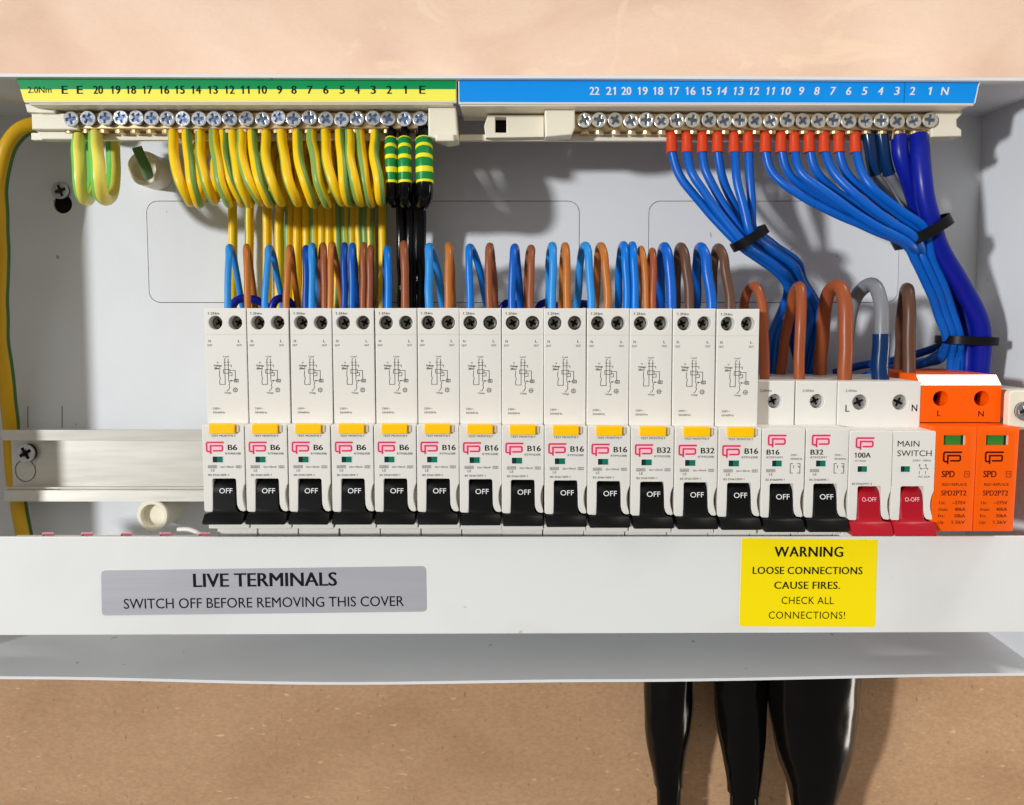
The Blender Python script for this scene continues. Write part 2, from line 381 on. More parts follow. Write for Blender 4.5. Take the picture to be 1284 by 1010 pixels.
def tube(bm, P, r, n=14, twist=0.0, mi=0, raw=False, rad=None, flat=1.0, u0=0.0, cap=True):
    uvl = bm.loops.layers.uv.active
    pts, rr_ = (P, rad) if raw else catmull(P, rad=rad)
    if not raw:      # no wire bends perfectly smoothly
        pts = [wob(p) for p in pts]
    T = []
    for i in range(len(pts)):
        a = pts[max(0, i - 1)]; b_ = pts[min(len(pts) - 1, i + 1)]; T.append((b_ - a).normalized())
    up = Vector((0, -1, 0))
    if abs(T[0].dot(up)) > 0.95: up = Vector((1, 0, 0))
    nrm = (up - T[0] * up.dot(T[0])).normalized()
    rings = []; ln = 0; Ls = []
    for i, p in enumerate(pts):
        if i:
            nrm = (nrm - T[i] * nrm.dot(T[i])).normalized(); ln += (p - pts[i - 1]).length
        Ls.append(ln); bn = T[i].cross(nrm)
        rad_i = rr_[i] if rr_ else r
        rings.append([bm.verts.new(p + (nrm * math.cos(2 * math.pi * k / n) * flat + bn * math.sin(2 * math.pi * k / n)) * rad_i) for k in range(n)])
    for i in range(len(rings) - 1):
        for k in range(n):
            f = bm.faces.new((rings[i][k], rings[i][(k + 1) % n], rings[i + 1][(k + 1) % n], rings[i + 1][k])); f.material_index = mi
            if uvl:
                us = (k / n, (k + 1) / n, (k + 1) / n, k / n); vs = (Ls[i], Ls[i], Ls[i + 1], Ls[i + 1])
                for lp, u, v_ in zip(f.loops, us, vs): lp[uvl].uv = ((u + u0 + 0.5 + twist * v_ ) % 1.0 if False else (u + 0.0), v_)
    if cap:
        bm.faces.new(rings[0][::-1]).material_index = mi; bm.faces.new(rings[-1]).material_index = mi
    # shift the stripe: rotate u by whole segments so that no face wraps
    if uvl and (u0 or twist):
        for f in bm.faces:
            if len(f.loops) != 4: continue
            v_ = f.loops[0][uvl].uv.y; sh = round((u0 + twist * v_) * n) / n
            base = f.loops[0][uvl].uv.x; nb_ = (base + sh) % 1.0; dd = nb_ - base
            for lp in f.loops: lp[uvl].uv.x += dd

def lathe(bm, prof, c, axis='y', n=28, mi=0):
    """prof: list of (r, h) ; axis y -> h along +y"""
    rings = []
    for r, h in prof:
        ring = []
        for k in range(n):
            a = 2 * math.pi * k / n
            if axis == 'y': ring.append(bm.verts.new((c[0] + r * math.cos(a), c[1] + h, c[2] + r * math.sin(a))))
            else: ring.append(bm.verts.new((c[0] + r * math.cos(a), c[1] + r * math.sin(a), c[2] + h)))
        rings.append(ring)
    for i in range(len(rings) - 1):
        for k in range(n):
            q = (rings[i][k], rings[i][(k + 1) % n], rings[i + 1][(k + 1) % n], rings[i + 1][k])
            bm.faces.new(q if axis != 'y' else q[::-1]).material_index = mi
    if prof[0][0] > 0.01: bm.faces.new(rings[0] if axis == 'y' else rings[0][::-1]).material_index = mi
    if prof[-1][0] > 0.01: bm.faces.new(rings[-1][::-1] if axis == 'y' else rings[-1]).material_index = mi

def cross_out(r, w, rot=0):
    pts = [(w, w), (w, r), (-w, r), (-w, w), (-r, w), (-r, -w), (-w, -w), (-w, -r), (w, -r), (w, -w), (r, -w), (r, w)]
    c, s = math.cos(rot), math.sin(rot)
    return [(x * c - z * s, x * s + z * c) for x, z in pts]
def screw_bm(r=3.3, rot=0.0, slot=False):
    """cross-head screw, front at y=0, shank towards +y"""
    bm = NB()
    hole = cross_out(r * 0.66, r * 0.17, rot)
    plate(bm, [circle(0, 0, r, 24), hole], 0, 1.0, 0, bev=0.22)
    plate(bm, [circle(0, 0, r * 0.93, 24)], 0.7, 3.5, 1)  # second material slot paints the shade on the cross recess floor
    # small pozi star lines
    for a in (rot + R(45), rot + R(135)):
        strip(bm, -math.cos(a) * r * 0.5, -math.sin(a) * r * 0.5, math.cos(a) * r * 0.5, math.sin(a) * r * 0.5, r * 0.06, -0.03, 1)
    return bm

def copy_tree(o, parent=None):
    c = o.copy(); C.objects.link(c)
    if parent: c.parent = parent
    for ch in list(o.children):
        copy_tree(ch, c)
    return c

ORD = ['first', 'second', 'third', 'fourth', 'fifth', 'sixth', 'seventh', 'eighth', 'ninth', 'tenth', 'eleventh', 'twelfth', 'thirteenth',
       'fourteenth', 'fifteenth', 'sixteenth', 'seventeenth', 'eighteenth', 'nineteenth', 'twentieth', 'twenty-first', 'twenty-second', 'twenty-third']

# depths from the camera (mm)
D_BACK, D_WALL, D_EDGE = 416.0, 420.0, 350.0
YB, YW, YE = D_BACK - CAMD, D_WALL - CAMD, D_EDGE - CAMD
Z_TOP = Wp(640, 97, D_EDGE).z
Z_BOT = Wp(640, 852, D_EDGE).z
X_L, X_R = -279.0, 240.5

# ------------------------------------------------------------------ setting
bm = NB(); box(bm, -900, 900, YW, YW + 12, -20, 800); tagp(obj('plaster_wall', bm, 'plaster'), kind='structure')
bm = NB(); box(bm, -900, 900, YW - 1, YW + 11.5, -800, -20.2); tagp(obj('mdf_board', bm, 'mdf'), kind='structure')

# ------------------------------------------------------------------ enclosure
enc = thing('enclosure', 'open white powder-coated steel consumer unit box without its lid', 'fuse box', (0, YB, 0))
T_ = 1.3
def px_rect(x0, x1, y0, y1, D):
    a = Wp(x0, y1, D); b_ = Wp(x1, y0, D); return a.x, b_.x, a.z, b_.z
k1 = px_rect(187, 727, 252, 380, D_BACK); k2 = px_rect(812, 1130, 252, 380, D_BACK)
scr = Wp(78, 240, D_BACK)
bm = NB()
slot = circle(scr.x, scr.z - 6.5, 4.9, 20)
plate(bm, [[(X_L, Z_BOT), (X_R, Z_BOT), (X_R, Z_TOP), (X_L, Z_TOP)], rrect(*k1, 6), rrect(*k2, 6), slot], YB, YB + T_, 0)
obj('back_panel', bm, 'panel', enc)
for k in (k1, k2):
    bm = NB(); g = 0.32
    plate(bm, [rrect(k[0] + g, k[1] - g, k[2] + g, k[3] - g, 5.7)], YB + 0.05, YB + T_, 0)
    obj('knockout', bm, 'panel', enc)
bm = NB(); box(bm, X_L + 2, X_R - 2, YB + 2.2, YB + 2.6, Z_BOT + 2, Z_TOP - 2); obj('gap_shade_sheet', bm, 'dark', enc)  # added dark sheet, paints the shade showing through the knockout gaps
# small score marks by the rail
bm = NB()
for px in (35, 78):
    a = Wp(px, 510, D_BACK); b_ = Wp(px, 536, D_BACK); strip(bm, a.x, a.z, b_.x, b_.z, 0.4, YB - 0.05)
obj('score_mark', bm, 'faint', enc, smooth=False)
# top wall
def sheet(bm, xs, zf, yf, zb, yb, th, mi=0):
    """folded steel wall whose front edge follows zf(x); th >0 thickens upwards"""
    for i in range(len(xs) - 1):
        pass
    n = len(xs)
    A = [bm.verts.new((x, yf, zf(x))) for x in xs]; B = [bm.verts.new((x, yb, zb)) for x in xs]
    A2 = [bm.verts.new((x, yf, zf(x) + th)) for x in xs]; B2 = [bm.verts.new((x, yb, zb + th)) for x in xs]
    for i in range(n - 1):
        for q in ((A[i], B[i], B[i + 1], A[i + 1]), (A2[i], A2[i + 1], B2[i + 1], B2[i]), (A[i], A[i + 1], A2[i + 1], A2[i])):
            bm.faces.new(q).material_index = mi
    bmesh.ops.recalc_face_normals(bm, faces=bm.faces)
xs = [X_L + (X_R - X_L) * i / 40 for i in range(41)]
def interp(tab, x):
    for (a, ya), (b_, yb_) in zip(tab, tab[1:]):
        if x <= b_: 
            t = max(0, (x - a) / (b_ - a)); return ya + (yb_ - ya) * (3 * t * t - 2 * t ** 3 if len(tab) > 2 else t)
    return tab[-1][1]
def edge_z(tab, D):
    return lambda x: Wp(640, interp(tab, 642 + x * F_PX / D), D).z
bm = NB(); sheet(bm, xs, edge_z([(-160, 96), (0, 96.5), (640, 98.5), (1340, 101.5)], D_EDGE), YE, Z_TOP, YB + T_, 1.3)
obj('top_wall', bm, 'panel', enc)
bm = NB(); sheet(bm, xs, edge_z([(-160, 845), (0, 848.5), (420, 855.5), (760, 852), (1340, 844)], D_EDGE), YE, Z_BOT + 5.5, YB + T_, -1.3)
obj('bottom_wall', bm, 'panel', enc)
for x0, x1 in ((X_L - 1.3, X_L), (X_R, X_R + 1.3)):
    bm = NB(); box(bm, x0, x1, YE, YB + T_, Z_BOT - 1, Z_TOP + 1, 0.3); obj('side_wall', bm, 'panel', enc)

# cream pillars for the lid screws
def pillar(px, py, D, r):
    c = Wp(px, py, D); bm = NB()
    lathe(bm, [(r * 0.68, 12), (r * 0.7, 0.6), (r * 0.75, 0), (r * 0.93, 0), (r, 0.6), (r, YB - c.y)], (c.x, c.y, c.z), 'y', 32)
    plate(bm, [circle(c.x, c.z, r * 0.72, 24)], c.y + 3.5, c.y + 5)
    o = obj('lid_pillar', bm, 'cream', enc); return c
pillar(180, 211, 401, 8.4)
c2 = pillar(191, 647, 397, 8.0)
# fixing screw in keyhole
bm = screw_bm(4.4, R(20)); bmesh.ops.translate(bm, vec=(scr.x, YB - 2.2, scr.z), verts=bm.verts); obj('fixing_screw', bm, ['steel', 'faint'], enc)
# lid bracket at the right edge
bm = NB(); a = px_rect(1264, 1330, 490, 539, 334)
plate(bm, [rrect(*a, 2.0)], 2, 6, 0, bev=0.5)
box(bm, a[0] + 8, a[1], 5.8, YB, a[2] + 3, a[3] - 1, 0.3)
br = obj('lid_bracket', bm, 'cream', enc)
bm = screw_bm(4.2, R(10)); c = Wp(1287, 516, 332); bmesh.ops.translate(bm, vec=(c.x, 0.2, c.z), verts=bm.verts)
obj('screw', bm, ['steel', 'faint'], br)

# ------------------------------------------------------------------ busbar cover with stickers
D_COV = 337.0; YC = D_COV - CAMD
cov = thing('terminal_cover', 'white steel cover strip with silver and yellow warning stickers across the lower front', 'cover', (0, YC, Wp(640, 795, D_COV).z))
bm = NB()
pts = [Wp(-160, 797.5, D_COV), Wp(640, 795, D_COV), Wp(1318, 793, D_COV), Wp(1318, 672.5, D_COV), Wp(640, 673.5, D_COV), Wp(-160, 673.5, D_COV)]
plate(bm, [[(p.x, p.z) for p in pts]], YC, YC + 1.4, 0, bev=0.35)
x0 = pts[0].x; x1 = pts[2].x
box(bm, x0, x1, YC + 1.3, YC + 4, pts[4].z - 1.9, pts[4].z - 0.9, 0.2)
box(bm, x0, x1, YC + 1.3, YC + 26, pts[1].z + 1.2, pts[1].z + 2.4, 0.3)
obj('cover_panel', bm, 'coat', cov)
def wrect(x0, x1, y0, y1): a = px_rect(x0, x1, y0, y1, D_COV); return a
def cov_outline(pxs): return [(Wp(x, y, D_COV).x, Wp(x, y, D_COV).z) for x, y in pxs]
def round_poly(pts, r, n=5):
    out = []; k = len(pts)
    for i in range(k):
        p = Vector(pts[i]); a = (Vector(pts[i - 1]) - p).normalized() * r; b_ = (Vector(pts[(i + 1) % k]) - p).normalized() * r
        for j in range(n + 1):
            t = j / n; q = (p + a) * (1 - t) ** 2 + p * 2 * t * (1 - t) + (p + b_) * t * t
            out.append((q.x, q.y))
    return out
bm = NB(); plate(bm, [round_poly(cov_outline([(128, 772), (535, 767), (534, 710), (127, 715.5)]), 2.0)], YC - 0.16, YC, 0)
st = obj('silver_sticker', bm, 'silver', cov, smooth=False)
bm = NB()
def ctext(bm, s, px, py, hpx, wpx, weight, rot, y=YC - 0.22, sp=1.0):
    p = Wp(px, py, D_COV); k = D_COV / F_PX
    text(bm, s, p.x, y, p.z, hpx * k, wpx * k, 'C', 0, weight, 0, rot, sp)
ctext(bm, 'LIVE TERMINALS', 332.5, 727, 17.5, 183, 0.032, R(0.6))
ctext(bm, 'SWITCH OFF BEFORE REMOVING THIS COVER', 331, 755.5, 13, 359, 0.006, R(0.6))
obj('lettering', bm, 'ink', st, smooth=False)
bm = NB(); plate(bm, [round_poly(cov_outline([(927, 785.5), (1097, 786.5), (1100, 677), (930, 675)]), 0.8)], YC - 0.16, YC, 0)
st = obj('yellow_sticker', bm, 'warn', cov, smooth=False)
bm = NB()
for s, px, py, h, w, wt in (('WARNING', 1014, 692, 13, 87, 0.034), ('LOOSE CONNECTIONS', 1012.5, 715.5, 9.4, 140, 0.03), ('CAUSE FIRES.', 1012, 734, 9.4, 84, 0.03),
                            ('CHECK ALL', 1012.5, 753, 9.4, 67, -0.002), ('CONNECTIONS!', 1011.5, 771.5, 9.4, 98, -0.002)):
    ctext(bm, s, px, py, h, w, wt, R(-0.15), sp=1.06)
obj('lettering', bm, 'ink', st, smooth=False)

# ------------------------------------------------------------------ DIN rail
D_RAIL = 398.0; YR = D_RAIL - CAMD
rail = thing('mounting_rail', 'long zinc-plated steel rail carrying the breakers', 'rail', (0, YR + 7, Wp(640, 582, D_RAIL).z))
rx0, rx1 = Wp(5, 580, D_RAIL).x, Wp(1262, 580, D_RAIL).x
zt0, zt1 = Wp(100, 539, D_RAIL).z, Wp(100, 550.5, D_RAIL).z
zb0, zb1 = Wp(100, 616.5, D_RAIL).z, Wp(100, 628.5, D_RAIL).z
bm = NB()
prof = [(YR, zt0), (YR, zt1), (YR + 7, zt1 - 0.2), (YR + 7, zb0 + 0.4), (YR, zb0), (YR, zb1)]
# rail cross-section extruded along x with 1 mm thickness
def profile_x(bm, prof, x0, x1, th, mi=0, taper=0):
    n = len(prof); A = []; B = []
    def off(i):
        d = Vector((0, 0))
        for a, b_ in ((i - 1, i), (i, i + 1)):
            if a < 0 or b_ >= n: continue
            e = (Vector(prof[b_]) - Vector(prof[a])).normalized(); d += Vector((-e.y, e.x))
        d.normalize(); return Vector(prof[i]) + d * th
    fr = [Vector(p) for p in prof]; bk = [off(i) for i in range(n)]
    loop = fr + bk[::-1]
    a = [bm.verts.new((x0, p.x, p.y)) for p in loop]; b_ = [bm.verts.new((x1, p.x, p.y)) for p in loop]
    m = len(loop)
    for i in range(m): bm.faces.new((a[i], a[(i + 1) % m], b_[(i + 1) % m], b_[i])).material_index = mi
    bm.faces.new(a[::-1]); bm.faces.new(b_)
    bmesh.ops.recalc_face_normals(bm, faces=bm.faces)
profile_x(bm, prof, rx0, rx1, -1.0)
box(bm, rx0, rx1, YR + 0.9, YR + 1.6, zb0 + 1.2, zb0 + 2.0)
obj('rail_profile', bm, 'rail', rail, ang=20)
sc_r = Wp(34, 568, D_RAIL + 5)
bm = NB(); box(bm, rx0 + 2, rx0 + 10, YR + 7.2, YB, sc_r.z - 6, sc_r.z + 6, 0.3); obj('standoff', bm, 'panel', rail)
bm = NB(); a = Wp(33, 590, D_RAIL + 6.9)
strip_pts = circle(a.x, a.z, 5.2, 26, 5.6)
for p, q in zip(strip_pts, strip_pts[1:] + strip_pts[:1]): strip(bm, p[0], p[1], q[0], q[1], 0.3, YR + 5.93)
obj('slot', bm, 'faint', rail, smooth=False)
bm = screw_bm(4.8, R(30)); bmesh.ops.translate(bm, vec=(sc_r.x, YR + 3.2, sc_r.z), verts=bm.verts); obj('screw', bm, ['steel', 'dark'], rail)

# ------------------------------------------------------------------ breakers
def logo(bm, x0, z1, w, h, y, ma=0, mb=1):
    """two interlocking outlined letters"""
    def q(u, v): return (x0 + u * w, z1 - v * h)
    t = h * 0.135
    if mb is not None:
        poly(bm, [q(0.95, 0.08), q(0.08, 0.08), q(0.08, 0.72), q(0.25, 0.72)], t * 2.1, y + 0.04, mb)
        quad(bm, *[q(0.27, 0)[0], q(0.9, 0)[0]], q(0, 0.72)[1], q(0, 0.32)[1], y + 0.05, mb)
    poly(bm, [q(0.98, 0.05), q(0.06, 0.05), q(0.02, 0.15), q(0.02, 0.72), q(0.08, 0.80), q(0.22, 0.80)], t, y, ma)
    poly(bm, [q(0.24, 1.0), q(0.24, 0.32), q(0.86, 0.32), q(0.90, 0.40), q(0.90, 0.66), q(0.85, 0.74), q(0.36, 0.74)], t, y, ma)

def nose_outline(hw, zrec, zbot, rl, rr_, dent=1.3, zt=0.0):
    """front outline of the nose with the toggle recess open to below"""
    p = [(-hw, zt - 0.4), (-hw + 0.4, zt), (hw - 0.4, zt), (hw, zt - 0.4), (hw, zrec - 2)]
    for i in range(1, 10):
        t = i / 10; p.append((hw - dent * math.sin(math.pi * t) ** 0.8, zrec - 2 - (zbot - zrec + 2) * -t if False else (zrec - 2) + (zbot + 1.2 - (zrec - 2)) * t))
    # right cheek's rounded foot
    p += [(hw - 0.1, zbot + 0.6), (hw - 0.9, zbot + 0.2), (rr_ + 1.6, zbot + 0.5), (rr_ + 0.7, zbot + 1.6), (rr_ + 0.15, zbot + 3.4)]
    p += [(rr_, zrec + -0.6), (rr_ - 0.5, zrec), (rl + 0.5, zrec), (rl, zrec - 0.6)]
    p += [(rl, zbot + 4), (rl - 0.1, zbot + 0.4), (rl - 0.6, zbot), (-hw + 0.7, zbot + 0.1), (-hw, zbot + 0.8)]
    return p

def toggle(bm, cx, rl, rr_, hwl, hwr, ztop, zneck, zend, yo=0.0):
    """switch lever: narrow neck in the recess flaring into a full-width grip"""
    secs = [(ztop + 1.2, rl + 0.15, rr_ - 0.15, 4.0), (ztop, rl + 0.15, rr_ - 0.15, 1.8), (ztop - 1.2, rl + 0.15, rr_ - 0.15, 0.9), (ztop - 4.5, rl + 0.15, rr_ - 0.15, 0.1), (ztop - 7, rl + 0.15, rr_ - 0.15, -0.2),
            (zneck + 2.2, rl + 0.1, rr_ - 0.1, -0.7), (zneck + 0.9, rl + 0.05, rr_ + 0.2, -1.1), (zneck + 0.25, rl - 0.3, rr_ + 1.0, -1.4), (zneck - 0.15, hwl + 0.3, hwr - 0.3, -1.7),
            (zneck - 0.6, hwl, hwr, -2.0), (zend + 0.5, hwl, hwr, -4.3), (zend, hwl + 0.1, hwr - 0.1, -4.5), (zend - 0.3, hwl + 0.4, hwr - 0.4, -4.1), (zend + 0.2, hwl + 0.5, hwr - 0.5, 0)]
    rows = []
    for z, a, b_, y in secs:
        y += yo
        e = 0.35
        rows.append([bm.verts.new(p) for p in ((cx + a, 9, z), (cx + a, y + e, z), (cx + a + e, y, z), (cx + b_ - e, y, z), (cx + b_, y + e, z), (cx + b_, 9, z))])
    for i in range(len(rows) - 1):
        for k in range(5):
            bm.faces.new((rows[i][k], rows[i + 1][k], rows[i + 1][k + 1], rows[i][k + 1]))

SH_R, SH_M = 6.2, 13.4     # how far the shoulders lie behind the noses
ZREC = -23.1; ZBOT = -37.5
def body_common(bm, hw, cells, sh, ztop, holes, hr, rl, rr_):
    """cells: centres of 18 mm units"""
    for cx, h in cells:
        out = [(x + cx, z) for x, z in nose_outline(h, ZREC, ZBOT, rl, rr_)]
        plate(bm, [out], 0, sh + 4, 0, bev=0.28)
        box(bm, cx - h + 0.05, cx + h - 0.05, 7.5, 14.5, -46.2, -0.5, 0.3); box(bm, cx - h + 0.06, cx + h - 0.06, 14.2, 60, -60, -0.6, 0.3)        # core behind the nose and the recess floor
        box(bm, cx + h - 2.4, cx + h - 0.15, 4.2, 8, ZBOT + 1.0, ZREC, 0.2)    # floor of the side dent
        box(bm, cx - h + 0.08, cx + h - 0.08, min(sh, 7.5) - 2.0, 10, -45.8, ZBOT - 2.6, 0.3)
    # shoulder with screw wells
    plate(bm, [[(-hw, -1.0), (hw, -1.0), (hw, ztop), (-hw, ztop)]] + [circle(x, z, hr, 28) for x, z in holes], sh, sh + 7.5, 0, bev=0.3)
    box(bm, -hw + 0.05, hw - 0.05, sh + 7.3, 60, -3, ztop - 0.05, 0.3)

def diagram(bm, x, z, y, mi=0):
    """wiring sketch printed on the shoulder, x,z its top middle"""
    w = 0.22
    P = lambda pts: poly(bm, [(x + a, z - b_) for a, b_ in pts], w, y, mi)
    text(bm, 'Load', x - 0.2, y, z, 0.75, 2.3, mi=mi)
    P([(-0.9, 1.0), (-0.9, 2.3)]); P([(0.6, 1.0), (0.6, 2.3)]); P([(-0.9, 1.0), (-0.3, 1.0)])
    P([(-1.4, 2.5), (-0.3, 2.5)]); P([(0.1, 2.5), (1.2, 2.5)])
    text(bm, 'N', x - 3.9, y, z - 2.6, 0.7, 0.6, mi=mi); text(bm, 'Voltage', x - 3.9, y, z - 3.9, 0.8, 3.3, mi=mi, weight=0.04); text(bm, '(Blue)', x - 4.1, y, z - 5.1, 0.8, 2.4, mi=mi, weight=0.04)
    P([(-0.9, 2.5), (-0.9, 12.0), (-3.2, 12.0), (-3.2, 10.2), (-2.9, 9.3), (-3.3, 8.4), (-3.2, 6.0)])
    P([(0.6, 2.5), (0.6, 10.4)]); P([(-1.3, 3.7), (1.9, 3.7)]); P([(1.9, 3.7), (1.9, 4.6)])
    P([(-1.5, 5.6), (1.2, 5.6), (1.2, 7.2), (-1.5, 7.2), (-1.5, 5.6)])
    P([(1.2, 6.0), (3.5, 6.0), (3.5, 9.7)]); P([(1.2, 6.9), (2.1, 6.9), (2.1, 8.3), (0.6, 8.3)])
    P([(3.1, 9.8), (4.7, 9.8), (4.7, 11.0), (3.1, 11.0), (3.1, 9.8)]); P([(3.6, 9.8), (3.6, 11.0)]); P([(4.1, 9.8), (4.1, 11.0)]); P([(3.1, 10.4), (1.3, 10.4)])
    bm.faces.new([bm.verts.new((x + a, y, z - b_)) for a, b_ in ((1.0, 10.4), (1.8, 10.0), (1.8, 10.8))]).material_index = mi
    P([(0.6, 10.4), (1.2, 11.6)]); P([(1.0, 11.6), (0.7, 12.4), (1.1, 13.1), (0.6, 14.0), (0.5, 14.6)])
    P([(-0.1, 14.3), (0.0, 15.0)]); text(bm, 'Voltage', x + 0.1, y, z - 15.6, 0.75, 2.9, mi=mi)
    cx, cz = 3.4, 14.4
    ring = [(cx + math.cos(a) * 0.75, cz + math.sin(a) * 0.75) for a in [2 * math.pi * i / 12 for i in range(13)]]; P(ring)
    for i in range(8):
        a = 2 * math.pi * i / 8; P([(cx + math.cos(a) * 0.95, cz + math.sin(a) * 0.95), (cx + math.cos(a) * 1.2, cz + math.sin(a) * 1.2)])
    P([(cx - 0.3, cz), (cx + 0.3, cz)]); P([(cx, cz - 0.3), (cx, cz + 0.3)])

def rating_boxes(bm, x, z, y, mi=0):
    poly(bm, [(x, z), (x + 3.6, z), (x + 3.6, z - 1.1), (x, z - 1.1), (x, z)], 0.14, y, mi); text(bm, '6000', x + 1.8, y, z - 0.55, 0.75, 3.0, mi=mi)
    text(bm, 'LE', x + 1.9, y, z - 2.1, 1.0, 1.5, mi=mi)

def rcbo_print(rating):
    bm = NB(); y = SH_R - 0.07
    text(bm, '1.2Nm', -7.3, y, 47.0, 1.0, 4.8, 'L', 2, 0.02)
    strip(bm, -8.7, 38.0, 8.7, 38.0, 0.14, y, 3)
    for x, s in ((-6.9, 'N'), (5.7, 'L')):
        text(bm, s, x, y, 35.2, 1.1, 0.9, mi=0); text(bm, 'OUT', x, y, 33.4, 0.85, 2.1, mi=2)
    diagram(bm, 0.2, 28.6, y, 2)
    text(bm, '230V~', -6.3, y, 6.2, 0.85, 3.5, 'L', 2); text(bm, '50/60Hz', -6.3, y, 4.5, 0.85, 5.2, 'L', 2)
    y = -0.07
    text(bm, 'TEST MONTHLY', 0.2, y, -4.7, 0.85, 10.4, mi=2)
    logo(bm, -7.2, -7.3, 7.6, 5.2, y, 1, 4)
    text(bm, rating, 2.0, y, -9.7, 2.3, 3.8 if len(rating) == 2 else 5.5, 'L', 0, 0.035)
    text(bm, 'RTM' + rating[1:].zfill(2) + '30B', 0.8, y, -12.3, 0.85, 6.6, 'L', 2, 0.01)
    rating_boxes(bm, -6.6, -17.4, y, 2)
    text(bm, 'IΔn=30mA', -1.3, y, -18.0, 0.8, 5.6, 'L', 2); poly(bm, [(5.2, -17.5), (7.4, -17.5), (7.4, -18.5), (5.2, -18.5), (5.2, -17.5)], 0.14, y, 2); text(bm, '02', 6.3, y, -18, 0.7, 1.4, mi=2)
    text(bm, 'BS EN61009-1', -6.6, y, -21.5, 0.85, 8.6, 'L', 2)
    return obj('lettering', bm, ['ink', 'pink', 'faint', 'clear', 'palepink'], smooth=False)

def window(parent, x0, x1, z0, z1):
    bm = NB(); quad(bm, x0, x1, z0, z1, -0.05, 0); quad(bm, x0, x0 + (x1 - x0) * 0.42, z0, z1, -0.08, 1)
    # thin raised rim round the window
    for a in (((x0 - .2), (x1 + .2), z1, z1 + .2), ((x0 - .2), (x1 + .2), z0 - .2, z0), (x0 - .2, x0, z0, z1), (x1, x1 + .2, z0, z1)):
        box(bm, a[0], a[1], -0.12, 0.3, a[2], a[3], mi=2)
    obj('indicator_window', bm, ['green_win', 'green_dk', 'white'], parent, smooth=False)

def off_text(parent, tog, x, z, s='OFF', w=5.6, h=2.1, y=-0.08, m='whiteink'):
    bm = NB(); text(bm, s, x, y, z, h, w, mi=0, weight=0.0, tilt=0.16)
    obj('lettering', bm, m, tog, smooth=False)

well_screw = None
def well_screws(t, holes, y, mats, r):
    for i, (x, z) in enumerate(holes):
        bm = screw_bm(r, R(25 + 40 * i)); bmesh.ops.translate(bm, vec=(x, y, z), verts=bm.verts); obj('terminal_screw', bm, mats, t)

HW = 8.88
def make_rcbo():
    t = thing('circuit_breaker', 'x', 'circuit breaker')
    holes = [(-4.25, 43.0), (4.2, 43.0)]
    bm = NB(); body_common(bm, HW - 0.02, [(0, HW)], SH_R, 49.2, holes, 2.95, -5.0, 5.0)
    obj('housing', bm, 'white', t)
    bm = NB(); box(bm, -5.5, 5.3, -1.5, 2, -3.7, 0.35, 0.35); obj('test_button', bm, 'yellow', t)
    bm = NB(); box(bm, 5.5, 6.9, -0.5, 1, -3.2, -0.2, 0.2); obj('button_stop', bm, 'clear', t)
    bm = NB(); toggle(bm, 0, -5.0, 5.0, -8.35, 8.55, ZREC - 1.7, ZBOT - 0.2, -41.6)
    tg = obj('toggle', bm, 'black', t, ang=40)
    off_text(t, tg, 0.6, -28.3)
    window(t, -4.6, -0.3, -16.1, -13.6)
    well_screws(t, holes, SH_R + 4.6, ['screw_dk', 'dark'], 2.6)
    return t
def make_mcb():
    t = thing('circuit_breaker', 'x', 'circuit breaker')
    holes = [(0.4, 10.0)]
    bm = NB(); body_common(bm, HW - 0.02, [(0, HW)], SH_M, 18.8, holes, 3.1, -5.3, 4.6)
    obj('housing', bm, 'white', t)
    bm = NB(); toggle(bm, 0, -5.3, 4.6, -8.5, 8.5, ZREC - 2.0, ZBOT - 0.2, -42.2)
    tg = obj('toggle', bm, 'black', t, ang=40)
    off_text(t, tg, 0.2, -28.6)
    window(t, -4.6, -0.6, -15.8, -13.3)
    well_screws(t, holes, SH_M + 3.0, ['steel', 'dark'], 2.8)
    return t
def mcb_print(rating):
    bm = NB(); y = SH_M - 0.07
    text(bm, '2.0Nm', -6.0, y, 14.6, 1.0, 4.9, 'L', 2)
    y = -0.07
    logo(bm, -6.4, -2.6, 7.7, 5.2, y, 1, 4)
    text(bm, rating, -6.9, y, -9.8, 2.1, 5.2, 'L', 0, 0.035)
    text(bm, 'RTM' + rating[1:] + 'M1', -6.9, y, -12.0, 0.85, 6.6, 'L', 2)
    rating_boxes(bm, -6.9, -17.0, y, 2)
    text(bm, 'BS EN60898-1', -7.1, y, -21.4, 0.85, 7.8, 'L', 2)
    text(bm, '230V~', 3.0, y, -11.0, 0.8, 3.2, 'L', 2); text(bm, '50/60Hz', 3.0, y, -12.6, 0.8, 4.9, 'L', 2)
    for a, b_ in (((3, -14.6), (3, -18.6)), ((7.0, -14.6), (7.0, -18.6)), ((3, -14.6), (4, -14.6)), ((6, -14.6), (7, -14.6)), ((3, -18.6), (4, -18.6)), ((6, -18.6), (7, -18.6)), ((4.4, -15.4), (4.4, -16.4)), ((6.2, -15.6), (7, -16.4))):
        strip(bm, a[0], a[1], b_[0], b_[1], 0.25, y, 2)
    return obj('lettering', bm, ['ink', 'pink', 'faint', 'clear', 'palepink'], smooth=False)

